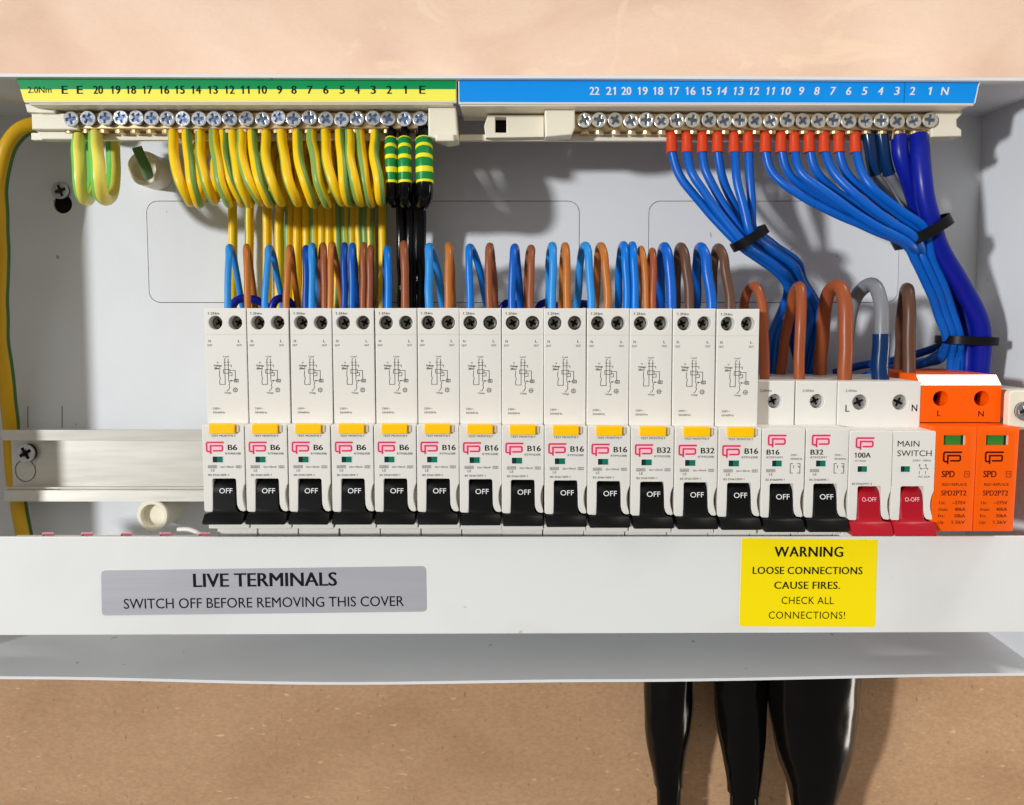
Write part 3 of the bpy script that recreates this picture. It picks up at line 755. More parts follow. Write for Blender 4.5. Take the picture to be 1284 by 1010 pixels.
EDGE = [252.5, 306, 360, 414.3, 468.2, 522, 575.6, 628.8, 682.4, 736.6, 791.2, 845.8, 901, 955.7, 1010.3, 1066]
def row_D(i):
    t = min(1, max(0, (i - 4) / 9)); return 335.0 - 7.0 * (3 * t * t - 2 * t ** 3)
def row_y(i):
    t = min(1, max(0, (i - 5) / 9)); return 532.8 + 5.2 * t
ratings = ['B6'] * 5 + ['B16'] * 5 + ['B32'] * 2 + ['B16']
proto = make_rcbo(); prints = {k: rcbo_print(k).data for k in ('B6', 'B16', 'B32')}
for o in [o for o in C.objects if o.name.startswith('lettering') and o.parent is None]: bpy.data.objects.remove(o)
def add_print(t, me, org):
    o = bpy.data.objects.new('lettering', me); C.objects.link(o); o.parent = t; o.location = org; return o
# prints are centred on their bounding box: recompute their place in the breaker's frame
def print_obj(fn, rating):
    o = fn(rating); org = ORG[o] * S; me = o.data; bpy.data.objects.remove(o); return me, org
prints = {k: print_obj(rcbo_print, k) for k in ('B6', 'B16', 'B32')}
where = {0: 'leftmost in the row beside the bare rail', 5: 'sixth from the left, first marked B16', 10: 'left one of two marked B32', 11: 'right one of two marked B32',
         12: 'last before the two short breakers'}
rcbos = []
for i in range(13):
    t = proto if i == 0 else copy_tree(proto); rcbos.append(t)
    D = row_D(i + 0.5); p = Wp((EDGE[i] + EDGE[i + 1]) / 2, row_y(i), D)
    t.location = p * S; t.rotation_euler = (0, R(random.uniform(-0.2, 0.2)), 0)
    t['label'] = 'tall %s breaker with yellow button, %s' % (ratings[i], where.get(i, ORD[i] + ' breaker from the left'))
    t['group'] = 'tall breakers with yellow test buttons'
for i, t in enumerate(rcbos): add_print(t, *prints[ratings[i]])
proto = make_mcb(); mprints = {k: print_obj(mcb_print, k) for k in ('B16', 'B32')}
for j, (i, rt) in enumerate(((13, 'B16'), (14, 'B32'))):
    t = proto if j == 0 else copy_tree(proto)
    D = row_D(i + 0.5); p = Wp((EDGE[i] + EDGE[i + 1]) / 2, 537.8, D); t.location = p * S
    t['label'] = 'short white %s breaker without test button, %s' % (rt, 'just right of the tall breakers' if j == 0 else 'just left of the main switch')
    t['group'] = 'short breakers beside the main switch'
    rcbos.append(t)
for t, rt in ((rcbos[13], 'B16'), (rcbos[14], 'B32')): add_print(t, *mprints[rt])

# main switch
D = 327.5; p = Wp(1120, 541, D)
ms = thing('main_switch', 'white double-width 100A main switch with two red levers switched off', 'main switch')
holes = [(-8.1, 10.6), (9.1, 10.6)]
bm = NB(); body_common(bm, 17.75, [(-8.92, 8.85), (8.92, 8.85)], SH_M, 19.6, holes, 3.35, -5.0, 4.7); obj('housing', bm, 'white', ms)
for cx in (-8.92, 8.92):
    bm = NB(); toggle(bm, cx, -5.0, 4.7, -8.7, 8.75, ZREC - 2.2, ZBOT - 0.4, -42.8)
    tg = obj('toggle', bm, 'red', ms, ang=40)
    bm = NB(); text(bm, 'O-OFF', cx - 0.1, -0.08, -28.6, 1.7, 6.0, tilt=0.16); obj('lettering', bm, 'palepink', tg, smooth=False)
window(ms, -14.3, -10.4, -17.0, -14.6); window(ms, 3.6, 7.4, -17.0, -14.6)
well_screws(ms, holes, SH_M + 2.0, ['steel', 'dark'], 3.15)
bm = NB(); y = SH_M - 0.07
text(bm, '2.0Nm', -14.6, y, 15.6, 1.0, 4.9, 'L', 2); text(bm, 'L', -14.4, y, 8.0, 2.9, 1.6, 'L', 0, 0.02); text(bm, 'N', 14.1, y, 8.2, 2.9, 2.3, 'L', 0, 0.02)
y = -0.07; logo(bm, -15.2, -2.6, 7.7, 5.2, y, 1, 4)
text(bm, '100A', -15.6, y, -10.0, 2.1, 6.6, 'L', 0, 0.03); text(bm, 'IT100A', -15.4, y, -12.4, 0.75, 4.6, 'L', 2)
text(bm, 'MAIN', 2.0, y, -5.2, 2.4, 9.0, 'L', 0); text(bm, 'SWITCH', 2.0, y, -9.2, 2.4, 14.2, 'L', 0)
text(bm, '230V~ 50Hz', 8.4, y, -12.2, 0.8, 7.6, 'L', 2)
for k in range(2):
    x = 11.4 + k * 2.6
    poly(bm, [(x, -13.8), (x, -14.8), (x + 0.9, -16.2)], 0.18, y, 2); poly(bm, [(x, -16.6), (x, -18.0)], 0.18, y, 2); quad(bm, x - .3, x + .3, -14.3, -13.9, y, 2)
strip(bm, 11.6, -15.6, 15.0, -15.6, 0.15, y, 2); text(bm, 'AC-22A', 11.0, y, -19.0, 0.8, 4.8, 'L', 2)
text(bm, 'BS EN60947-3', -16.4, y, -22.0, 0.85, 8.2, 'L', 2)
strip(bm, 0, -0.6, 0, ZREC, 0.12, y, 3)
obj('lettering', bm, ['ink', 'pink', 'faint', 'clear', 'palepink'], ms, smooth=False)
ms.location = p * S

# surge protector
D = 328; p = Wp(1225.8, 536, D); ZQ = -43.8
sp = thing('surge_protector', 'bright orange double-width surge protector with two green indicator windows', 'surge protector')
bm = NB(); hw = 17.5
def win_px(a, b_, c, d): return [(a, c), (b_, c), (b_, d), (a, d)]
def SX(px): return (px - 1225.8) * 0.328
wins = [(SX(1184), SX(1213.5), -7.6, -3.4), (SX(1237.5), SX(1268), -7.6, -3.4)]
for (a, b_), wn in zip(((-hw, -0.1), (0.1, hw)), wins):
    out = [(a, -0.4), (a + .4, 0), (b_ - .4, 0), (b_, -0.4), (b_ - (0.9 if b_ > 1 else 0.3), ZQ), (a - (0.0 if a > -1 else 0.3), ZQ)]
    plate(bm, [out, win_px(*wn)], 0, 16, 0, bev=0.3)
holes = [(-8.5, 10.6), (9.1, 10.6)]
plate(bm, [[(-17.4, 0.4), (17.4, 0.4), (17.4, 16.3), (-17.4, 16.3)]] + [circle(x, z, 3.3, 28) for x, z in holes], SH_M, SH_M + 9, 0, bev=0.0)
box(bm, -17.3, 17.3, SH_M + 8.9, 60, -40, 16.2, 0.0)
# sloping top with a glossy chamfer
v = [bm.verts.new(q) for q in ((-17.4, SH_M, 16.3), (17.4, SH_M, 16.3), (17.4, SH_M + 4, 20.6), (-17.4, SH_M + 4, 20.6), (17.4, 60, 20.6), (-17.4, 60, 20.6), (17.4, 60, 10.0), (-17.4, 60, 10.0), (17.4, SH_M, 10.0), (-17.4, SH_M, 10.0))]
for q in ((0, 1, 2, 3), (3, 2, 4, 5), (5, 4, 6, 7), (1, 8, 6, 4, 2), (0, 3, 5, 7, 9)): bm.faces.new([v[k] for k in q]).material_index = 1 if q == (0, 1, 2, 3) else 0
box(bm, -hw + 0.3, hw - 0.3, 15, 60, ZQ + 1, -0.5, 0.3)
obj('housing', bm, ['orange', 'orange_gloss'], sp, ang=25)
bm = NB()
for x, z in holes: lathe(bm, [(0.02, 0), (2.9, 0)], (x, SH_M + 8.2, z), 'y', 24)
obj('terminal_screw', bm, 'dark', sp)  # flat dark discs paint the shade in the wells; no screws built here
for wn in wins:
    bm = NB(); a, b_, c, d = wn
    quad(bm, a, b_, c, d, 1.6, 0); quad(bm, b_ - 1.9, b_ - 0.9, c, d, 1.5, 1); quad(bm, b_ - 0.9, b_, c, d, 1.5, 2)
    obj('indicator_window', bm, ['spd_win', 'green_dk', 'clear'], sp, smooth=False)
bm = NB(); y = -0.07
text(bm, 'L', -9.0, SH_M - 0.07, 4.2, 2.4, 1.5, mi=0, weight=0.02); text(bm, 'N', 9.1, SH_M - 0.07, 4.0, 2.4, 2.3, mi=0, weight=0.02)
for k, xo in enumerate((SX(1184), SX(1237))):
    logo(bm, xo, -10.2, 7.8, 5.2, y, 0, None)
    text(bm, 'SPD', xo - 0.4, y, -19.6, 2.7, 5.3, 'L', 0, 0.03)
    poly(bm, [(xo + 9, -18.4), (xo + 11, -18.4), (xo + 11, -20.9), (xo + 9, -20.9), (xo + 9, -18.4)], 0.2, y, 0); text(bm, 'T2', xo + 10, y, -19.6, 1.0, 1.3, mi=0)
    text(bm, 'RED=REPLACE', xo, y, -24.0, 1.1, 10.2, 'L', 0, 0.01)
    text(bm, 'SPD2PT2', xo - 0.3, y, -27.6, 2.1, 10.4, 'L', 0, 0.02)
    for r_, (s1, s2) in enumerate((('Uc:', '~275V'), ('Imax:', '40kA'), ('In:', '20kA'), ('Up:', '1.5kV'))):
        z = -31.7 - r_ * 2.75
        text(bm, s1, xo - 1.0 - 0.1 * r_, y, z, 1.25, 0.62 * len(s1) + 0.8, 'L', 0, 0.01); text(bm, s2, xo + 10.0, y, z, 1.35, 1.13 * len(s2), 'R', 0, 0.02)
obj('lettering', bm, ['maroon'], sp, smooth=False)
sp.location = p * S

# blank label strip whose pink marks peep over the cover
t = thing('circuit_label_strip', 'white strip with pink marks peeping over the cover edge at lower left', 'label strip', (-180, 20, -100))
zc = Wp(100, 667.5, 346).z
bm = NB(); box(bm, Wp(20, 670, 346).x, Wp(262, 670, 346).x, 346 - CAMD, 346 - CAMD + 1.2, zc - 14, zc - 1.6, 0.2); obj('strip_panel', bm, 'white', t)
bm = NB()
for px in (61, 110, 159, 208, 257):
    a = Wp(px, 669, 345.7); logo(bm, a.x - 2.4, zc - 0.5, 4.8, 5.2, 345.7 - CAMD, 0, 1)
obj('lettering', bm, ['dullpink', 'palepink'], t, smooth=False)
bm = NB(); tube(bm, [Wp(222, 664, 352), Wp(236, 664, 351), Wp(250, 670, 350), Wp(258, 682, 350)], 1.0)
tagp(obj('wire', bm, 'white'), 'thin white tail curling over the cover edge below the first breaker', 'wire')

# ------------------------------------------------------------------ terminal bars
def px_poly(bm, pts, D, th, mi=0, bev=0.0):
    P = [Wp(x, y, D) for x, y in pts]; plate(bm, [[(q.x, q.z) for q in P]], D - CAMD, D - CAMD + th, mi, bev)
screw_protos = {}
M['zinc_warm'] = mat('warm_zinc_screw', (0.80, 0.78, 0.70), 0.3, metal=0.9, var=0.2, vscale=700, bump=0.3)
M['recess_dull'] = mat('dull_recess_shade', (0.16, 0.20, 0.26), 0.4, metal=0.8, var=0.5, vscale=900)  # cross recess shade painted in, for the warm zinc screws
def bar_screw(parent, c, k, ms=('zinc', 'recess')):
    k0 = k; k = (k, parent.name)
    if k not in screw_protos:
        bm = screw_bm(3.35, R((15, 48, 80)[k0])); o = obj('terminal_screw', bm, list(ms), parent, origin=(0, 0, 0)); screw_protos[k] = o
    else:
        o = screw_protos[k].copy(); C.objects.link(o); o.parent = parent
    o.location = (Vector(c) - ORG[parent]) * S
    o.rotation_euler = (R(random.uniform(-5, 5)), R(random.uniform(-14, 14)), R(random.uniform(-5, 5)))

# earth bar
eb = thing('terminal_bar', 'earth terminal bar with green and yellow numbered label, upper left', 'terminal bar', Wp(300, 150, 366))
bm = NB()
px_poly(bm, [(20, 97.5), (30.5, 129), (572.5, 129), (572.5, 97.5)], 353, 2.0, 0, 0.3)
bm2 = Wp(30, 128, 354); 
a = Wp(36, 130, 354); b_ = Wp(568, 130, 354)
box(bm, a.x, b_.x, 354 - CAMD, 380 - CAMD, Wp(30, 131.5, 354).z, Wp(30, 127.5, 354).z, 0.3)          # shelf under the label
box(bm, Wp(42, 170, 372).x, Wp(570, 170, 372).x, 370 - CAMD, 373 - CAMD, Wp(30, 177, 372).z, Wp(30, 168, 372).z, 0.3)
obj('holder', bm, 'cream', eb)
bm = NB()
px_poly(bm, [(39, 142.5), (97, 142.5), (97, 162.5), (40, 162.5)], 362.8, 9, 0, 0.5)
px_poly(bm, [(31, 130.5), (52, 130.5), (52, 142), (34, 141)], 364, 9, 0, 0.4); px_poly(bm, [(49, 133), (68, 133), (68, 142), (49, 142)], 361, 9, 0, 0.4)
px_poly(bm, [(46, 164.5), (92, 164.5), (100, 175), (52, 175)], 366, 6, 0, 0.6)
obj('end_clip', bm, 'cream', eb)
bm = NB()
px_poly(bm, [(537, 132), (571, 132), (574, 175), (560, 178), (537, 171)], 358, 12, 0, 0.6)
px_poly(bm, [(546, 168), (569, 168), (569, 177), (546, 177)], 356, 3, 0, 0.6)
obj('end_clip', bm, 'cream', eb)
bm = NB()
ez = (Wp(300, 162, 364).z, Wp(300, 141, 364).z)
box(bm, Wp(84, 150, 364).x, Wp(540, 150, 364).x, 364 - CAMD, 374 - CAMD, ez[0], ez[1], 0.6)
obj('brass_bar', bm, 'brass', eb)
bm = NB()
px_poly(bm, [(20.5, 98.2), (25.3, 112.2), (571.5, 112.2), (571.5, 98.2)], 352.8, 0.2, 0); px_poly(bm, [(25.3, 112.2), (29.7, 126.8), (571.5, 126.8), (571.5, 112.2)], 352.8, 0.2, 1)
lab = obj('label_strip', bm, ['lab_green', 'lab_yellow'], eb, smooth=False)
bm = NB(); LY = 352.7 - CAMD
def ltext(bm, s, px, py, hpx, wpx, D=352.7, sh=0.0, wt=0.0):
    q = Wp(px, py, D); text(bm, s, q.x, D - CAMD, q.z, hpx * D / 1000, wpx * D / 1000, mi=0, shear=sh, weight=wt)
ltext(bm, '2.0Nm', 49.5, 112.8, 7.5, 29, 352.7, 0, 0.0)
EL = [('E', 81), ('E', 100), ('20', 123), ('19', 145), ('18', 164.5), ('17', 185), ('16', 206), ('15', 225.5), ('14', 246), ('13', 267), ('12', 288), ('11', 307.5), ('10', 328.5), ('9', 350.5), ('8', 368.5), ('7', 388.5),
      ('6', 408.5), ('5', 429), ('4', 448), ('3', 468), ('2', 488), ('1', 508), ('E', 529.5)]
for s, px in EL: ltext(bm, s, px, 112.8, 9.6, {'E': 7, '1': 3.2}.get(s, (11.3 if len(s) == 2 else 6.0) - (1.5 if s == '11' else 0)), 352.7, 0, 0.03)
obj('lettering', bm, 'ink', lab, smooth=False)
ESX = [88.7, 110, 131.6, 151, 170.4, 190, 209.5, 229, 249.4, 268.4, 288, 308.5, 329.2, 348.8, 368, 388, 408.7, 428, 447.2, 467.8, 486.6, 507, 526.4]
for i, px in enumerate(ESX): bar_screw(eb, Wp(px, 148.5 + random.uniform(-1.2, 1.2), 361.5 + random.uniform(-0.5, 0.6)), i % 3)
bm = NB()          # screw-hole bosses and cut strands along the bar underside
for px in ESX:
    a = Wp(px, 163.5, 367); lathe(bm, [(2.3, -1.6), (2.4, 1.0)], (a.x, a.y, a.z), 'z', 14)
obj('wire_sockets', bm, 'brass', eb)

# neutral bar
nb = thing('terminal_bar', 'neutral terminal bar with blue numbered label, upper right', 'terminal bar', Wp(900, 150, 366))
bm = NB()
px_poly(bm, [(574.5, 98), (575, 131), (1221, 132.5), (1229, 100.5)], 353, 2.0, 0, 0.3)
box(bm, Wp(577, 130, 354).x, Wp(1216, 130, 354).x, 354 - CAMD, 380 - CAMD, Wp(30, 133.5, 354).z, Wp(30, 130, 354).z, 0.3)
box(bm, Wp(576, 170, 372).x, Wp(1190, 170, 372).x, 370 - CAMD, 373 - CAMD, Wp(30, 178, 372).z, Wp(30, 170, 372).z, 0.3)
obj('holder', bm, 'cream', nb)
bm = NB()
sq = [(Wp(x, y, 366).x, Wp(x, y, 366).z) for x, y in ((621, 147), (635, 147), (635, 166.5), (621, 166.5))]
ou = [(Wp(x, y, 366).x, Wp(x, y, 366).z) for x, y in ((612, 144), (682, 144), (682, 172), (609, 173), (607, 158))]
plate(bm, [ou, sq], 366 - CAMD, 372 - CAMD, 0, 0.3)
px_poly(bm, [(683, 134), (721, 134), (721, 160), (717, 169), (684, 172)], 359, 10, 0, 0.6)
obj('end_clip', bm, 'cream', nb)
bm = NB(); px_poly(bm, [(618, 145), (638, 145), (638, 168), (618, 168)], 373, 1, 0); obj('hole_shade', bm, 'dark', nb)  # dark plate painting the shade inside the clip's square opening
bm = NB()
a = [(1168, 137), (1207, 136), (1206, 144), (1200, 150), (1200, 158), (1206, 163), (1206, 171), (1168, 172)]
px_poly(bm, a, 362.8, 12, 0, 0.5)
obj('end_clip', bm, 'cream', nb)
bm = NB(); box(bm, Wp(717, 150, 364).x, Wp(1178, 150, 364).x, 364 - CAMD, 374 - CAMD, Wp(300, 163.5, 364).z, Wp(300, 142, 364).z, 0.6)
obj('brass_bar', bm, 'brass', nb)
bm = NB(); px_poly(bm, [(575.5, 99), (576, 128), (1221, 129.8), (1228, 102)], 352.8, 0.2, 0)
a = Wp(1135, 100, 352.7); b_ = Wp(1133.5, 129, 352.7); strip(bm, a.x, a.z, b_.x, b_.z, 0.22, 352.72 - CAMD, 1)
e = [Wp(x, y, 352.7) for x, y in ((1229.5, 101), (1226.5, 109), (1225, 117), (1222, 130))]
poly(bm, [(q.x, q.z) for q in e], 0.5, 352.7 - CAMD, 2); e = [Wp(x, y, 352.7) for x, y in ((577, 128.8), (800, 129), (1000, 129.3), (1221, 130.3))]
poly(bm, [(q.x, q.z) for q in e], 0.25, 352.7 - CAMD, 2)
lab = obj('label_strip', bm, ['lab_blue', 'dblue', 'whiteink'], nb, smooth=False)
bm = NB()
NLX = [745.5, 766, 785.5, 806, 825.5, 845.5, 866, 886, 905.5, 926, 946, 966, 985.5, 1005, 1024.5, 1044.5, 1064.5, 1084.5, 1104.5, 1125, 1144.5, 1166]
for i, px in enumerate(NLX):
    s = str(22 - i); ltext(bm, s, px, 114.3, 9.4, {1: 5.8, 2: 11.6}[len(s)] * (0.6 if s == '1' else 0.82 if s == '11' else 1), 352.65, 0.0 if i < 8 else 0.16, 0.03)
ltext(bm, 'N', 1185, 114.5, 9.4, 8.4, 352.65, 0.16, 0.03)
obj('lettering', bm, 'whiteink', lab, smooth=False)
NSX = [733, 751.3, 771.6, 791.7, 810.4, 829.7, 849, 868.8, 889.4, 908.6, 928, 947, 967, 987.4, 1007, 1026.5, 1045.8, 1064.5, 1085.6, 1105.7, 1125.5, 1146.3, 1166.6]
for i, px in enumerate(NSX): bar_screw(nb, Wp(px, 151 + random.uniform(-1.0, 1.0), 361.5 + random.uniform(-0.5, 0.6)), (i * 2) % 3, ('zinc_warm', 'recess_dull'))
bm = NB()
for px in NSX:
    a = Wp(px, 164.5, 367); lathe(bm, [(2.3, -1.6), (2.4, 1.0)], (a.x, a.y, a.z), 'z', 14)
obj('wire_sockets', bm, 'brass', nb)

# ------------------------------------------------------------------ wires
def wire(pts, r, m, label, group=None, name='wire', **kw):
    bm = NB(); tube(bm, [Wp(*p) for p in pts], r, **kw)
    return tagp(obj(name, bm, m), label, 'wire', group)

# earth wires hanging from the bar: (terminal x, lowest x, vertical run x)
EW = [(217, 238, 291.5), (234, 249, 313), (251, 268, 335), (268, 287, 350), (280, 303, 362), (292, 312, 373), (303, 326, 384), (316, 338, 394), (333, 353, 404), (353.5, 374, 413), (373.5, 394, 423),
      (391, 411, 433), (408.5, 428, 442), (426, 437, 450), (438, 453, 458), (451, 466, 465), (470, 480, 479)]
for i, (a, b_, c) in enumerate(EW):
    j = lambda s: random.uniform(-s, s)
    up = 168 + j(1.5)
    df = j(1.5); bulge = 1.5 if i % 2 else -1.5
    mid = a + (b_ - a) * 0.42
    yb = 253 + j(2)
    pts = [(a, 160, 368), (a + 0.3, 178, 364 + df), (a + (b_ - a) * 0.12 + bulge, 200, 358 + df), (mid, 228, 355 + df), (b_ - 3, yb - 5, 359 + df), (b_ + 1, yb, 368), (b_ + 4, 236, 378), (b_ + 5, 195, 385), ((b_ + 5 + c) / 2, 158, 392),
           (c - 1, 200, 400), (c, 262, 404), (c + j(1), 320, 404), (c, 400, 404), (c, 470, 404)]
    wire(pts, 2.25, 'gy', '%s yellow-green wire from the left of the looped earth wires under the bar' % ORD[i], 'yellow-green wires looped under the earth bar', u0=0.25 + (0.42 if i % 3 == 1 else 0.05 * (i % 4)))
# two thick pale earths at the far left of the bar
e1 = thing('wire', 'thick pale yellow-green wire looping short at the far left of the earth bar', 'wire', Wp(98, 170, 366), 'thick pale earth wires')
bm = NB(); tube(bm, [Wp(*p) for p in ((98, 173, 367), (98.5, 195, 359), (99, 225, 357), (103, 246, 361), (110, 251, 372), (116, 235, 381), (117, 200, 386), (114, 168, 388))], 2.75, u0=0.30); obj('insulation', bm, 'gy_pale', e1)
e2 = thing('wire', 'thick pale yellow-green wire bent in a wide U, second on the earth bar', 'wire', Wp(121, 170, 366), 'thick pale earth wires')
bm = NB(); tube(bm, [Wp(*p) for p in ((120, 169, 367), (121, 195, 358), (123, 222, 355), (127, 244, 359), (134, 250, 368), (140, 240, 378), (142.5, 210, 384), (141, 165, 386))], 3.1, u0=0.27); obj('insulation', bm, 'gy_pale', e2)
for t, px, py in ((e1, 98, 168), (e2, 122, 166)):
    bm = NB()
    for k in range(7):
        a = Wp(px - 5 + k * 1.7, py + 6, 366 + (k % 3)); b_ = Wp(px - 4 + k * 1.5, py - 6, 367 + (k % 3)); tube(bm, [a, b_], 0.4, n=6, raw=True)
    obj('copper_strands', bm, 'copper', t)
bm = NB()
for k in range(9):
    a = Wp(95 + k * 3 + random.uniform(-1, 1), 141, 366); b_ = Wp(95 + k * 3 + random.uniform(-2, 2), 134 + random.uniform(-1, 2), 365); tube(bm, [a, b_], 0.35, n=6, raw=True)
obj('copper_strands', bm, 'copper', e2)
# black cables with striped sleeves
for i, (a, c, r, w) in enumerate(((490, 502, 2.3, 'left'), (507, 514, 2.6, 'middle'), (531, 525, 3.5, 'right'))):
    t = thing('cable', '%s black cable under the earth bar with a green and yellow striped sleeve' % w, 'cable', Wp(a, 170, 366), 'black cables with striped sleeves')
    s = [(a, 160, 367), (a, 176, 363), (a + 0.5, 200, 359), (a + 1, 230, 358), (a + 1, 248, 361), (a + (c - a) * 0.3, 255, 369), (a + (c - a) * 0.5, 246, 379), (c, 235, 388), (c, 260, 396), (c + 1, 320, 399), (c + 2, 400, 399), (c + 2, 470, 399)]
    bm = NB(); tube(bm, [Wp(*q) for q in s], r); obj('insulation', bm, 'blackpvc', t)
    pts, _ = catmull([Wp(*q) for q in s[1:4]], 0.55)
    pts = [wob(p) for p in pts]; bm = NB(); n = len(pts); marks = [0, .035, .20, .275, .445, .53, .70, .785, .955, 1.001]
    for q in range(len(marks) - 1):
        i0 = int(marks[q] * (n - 1)); i1 = int(min(1, marks[q + 1]) * (n - 1))
        if i1 > i0: tube(bm, pts[i0:i1 + 1], r + 0.35 + (0.05 if q % 2 == 0 else 0), raw=True, mi=(1 if q % 2 == 0 else 0), cap=True)
    obj('striped_sleeve', bm, ['gy_green', 'gy_yellow'], t)
# green wire into the left pillar, big earth at the left edge
wire([(172, 184, 380), (178, 198, 382), (184, 212, 386), (186, 220, 392)], 2.3, 'grn', 'dull green wire end poking into the upper left cream pillar')
wire([(95, 158, 396), (60, 155, 395), (28, 163, 392), (8, 190, 390), (-1, 240, 390), (1, 300, 392), (0, 360, 395), (1, 420, 398), (8, 480, 402), (14, 540, 407), (18, 600, 409), (25, 640, 407), (34, 690, 404)], 3.9, 'gy_dk',
     'thick yellow-green earth cable running down the left edge of the box', u0=0.78)

# looped wires above the breakers: front x, top x, top y, back x, colour, radius, thing it enters, word
LW = [(284.5, 287, 306, 302, 'lblue', 1.45, 0), (310.5, 308.5, 306, 318, 'tan', 1.45, 0), (333, 336, 307, 352, 'lblue', 1.45, 1), (359, 363, 308, 372, 'tan', 1.45, 1),
      (383.6, 383.6, 308, 386, 'dblue', 1.6, 2), (390.5, 390.7, 305, 399, 'lblue', 1.5, 2), (407, 405, 305, 402, 'brown', 1.5, 2), (414, 415, 304, 427, 'tan', 1.4, 2),
      (432, 432, 305, 431, 'dblue', 1.45, 3), (442, 441.5, 305, 447, 'blue', 1.45, 3), (456, 455.5, 304, 454, 'brown', 1.4, 3), (463.5, 464, 307, 466, 'brown', 1.4, 3),
      (487.5, 485.5, 308, 484, 'mblue', 1.65, 4), (508.5, 506.5, 303, 507, 'brown', 1.75, 4), (538, 538, 305, 553, 'lblue', 1.8, 5), (561.5, 562.7, 304, 567, 'tan', 1.75, 5),
      (589, 588, 306, 608, 'mblue', 1.65, 6), (613, 613, 305, 621, 'brown', 1.65, 6), (642, 644.5, 306, 652, 'blue', 1.75, 7), (665.5, 666.6, 307, 661, 'brown', 1.65, 7),
      (692, 693.5, 304, 688, 'lblue', 1.75, 8), (711, 710, 305, 705, 'tan', 1.75, 8), (741, 736, 304, 725, 'lblue', 1.75, 9), (762, 754, 305, 748, 'tan', 1.75, 9),
      (786.5, 782, 304, 776, 'mblue', 1.75, 10), (796.5, 793, 304, 790, 'mblue', 1.75, 10), (810.5, 804.5, 309, 801, 'tan', 1.4, 10), (819, 818.8, 311, 814, 'rust', 1.5, 10),
      (842, 834, 304, 828, 'blue', 2.25, 11), (865.5, 855, 305, 848, 'dbrown', 2.1, 11), (892, 879, 305, 873, 'blue', 2.25, 12), (915, 902, 306, 893, 'dbrown', 2.1, 12)]
cname = {'lblue': 'light blue', 'mblue': 'bright blue', 'blue': 'blue', 'dblue': 'deep blue', 'tan': 'orange-brown', 'brown': 'brown', 'dbrown': 'dark brown', 'rust': 'red-brown'}
seen = {}
for i, (xf, xt, yt, xb, m, r, dv) in enumerate(LW):
    j = random.uniform
    rp = r * 2.75
    t_ = yt + rp
    ka, kb, kc, kd_ = (0.45, 0.25, 0.6, 0.9) if xb < xt else (0.15, 0.12, 0.32, 0.66)
    pts = [(xf, 450, 352), (xf, 400, 352), (xf + j(-.4, .4), 370, 352), ((xf * 0.6 + xt * 0.4), 340, 353), (xt - (xt - xf) * ka, t_ + 13, 354), (xt - (xt - xf) * 0.12, t_ + 2.5, 357), (xt + (xb - xt) * kb, t_ - 0.5, 362), (xt + (xb - xt) * kc, t_ + 7, 368),
           (xt + (xb - xt) * kd_, t_ + 30, 373), (xb, 372, 378), (xb + (xb - xt) * 0.3, 410, 383), (xb + (xb - xt) * 0.3, 470, 388)]
    key = (m, dv); seen[key] = seen.get(key, 0) + 1
    side = ('left' if sum(1 for q in LW[:i] if q[4] == m and q[6] == dv) == 0 else 'right') + ' of two, ' if sum(1 for q in LW if q[4] == m and q[6] == dv) > 1 else ''
    wire(pts, r, m, '%s looped wire, %sover the %s breaker from the left' % (cname[m], side, ORD[dv]), 'looped wires above the tall breakers')
# dark blue tails crossing behind the loops
for i, pts in enumerate(([(288, 400, 372), (292, 382, 371), (302, 374, 373), (318, 376, 375), (332, 384, 378), (336, 402, 380)], [(338, 400, 372), (342, 381, 372), (350, 375, 373), (362, 378, 376), (368, 392, 380), (369, 410, 380)],
                         [(626, 410, 392), (630, 384, 391), (640, 380, 390), (652, 386, 390), (656, 410, 392)], [(672, 410, 392), (678, 382, 391), (690, 381, 390), (700, 388, 390), (704, 410, 392)],
                         [(720, 410, 392), (726, 384, 391), (736, 382, 390), (746, 388, 390), (750, 410, 392)])):
    wire(pts, 1.9, 'navy', 'deep blue wire tail arching low behind the loops above the %s breaker' % ['first', 'second', 'seventh', 'eighth', 'ninth'][i], 'low blue tails behind the loops')

# loops above the short breakers and main switch
BIG = [([(959, 500, 352), (958, 470, 352), (958, 430, 353), (956, 390, 355), (949, 362, 359), (940, 362, 366), (934, 380, 373), (931, 420, 380), (930, 480, 385)], 2.15, 'rust', 'orange-brown wire looping into the short B16 breaker'),
       ([(1002.5, 500, 352), (1002.5, 470, 352), (1003, 420, 352), (1005, 380, 354), (1003.5, 360, 359), (996, 366, 366), (990, 395, 374), (982, 440, 380), (976, 500, 385)], 2.35, 'rust', 'red-brown wire looping into the short B32 breaker'),
       ([(1059, 500, 352), (1059, 470, 352), (1060, 420, 352), (1060.5, 385, 353), (1055, 363, 357), (1044, 361, 364), (1035, 382, 372), (1030, 430, 379), (1026, 500, 384)], 3.1, 'rust', 'thick red-brown wire looping into the left pole of the main switch'),
       ([(1139, 500, 360), (1139, 470, 360), (1139.5, 430, 361), (1140, 385, 362), (1139.5, 364, 366), (1136, 367, 373), (1132, 400, 378), (1128, 450, 382), (1124, 500, 386)], 2.8, 'dbrown', 'dark brown wire rising behind the left end of the orange surge protector')]
for pts, r, m, lb in BIG: wire(pts, r, m, lb, 'thick loops at the right end')
t = thing('wire', 'thick grey wire with dark blue sleeve looping into the main switch', 'wire', Wp(1104, 475, 353), 'thick loops at the right end')
P_ = [(1104, 500, 354), (1104, 470, 354), (1105, 425, 354), (1105, 385, 356), (1098, 360, 361), (1086, 358, 368), (1074, 372, 375), (1066, 400, 380), (1060, 450, 384), (1058, 500, 386)]
bm = NB(); tube(bm, [Wp(*q) for q in P_], 3.1); obj('insulation', bm, 'grey', t)
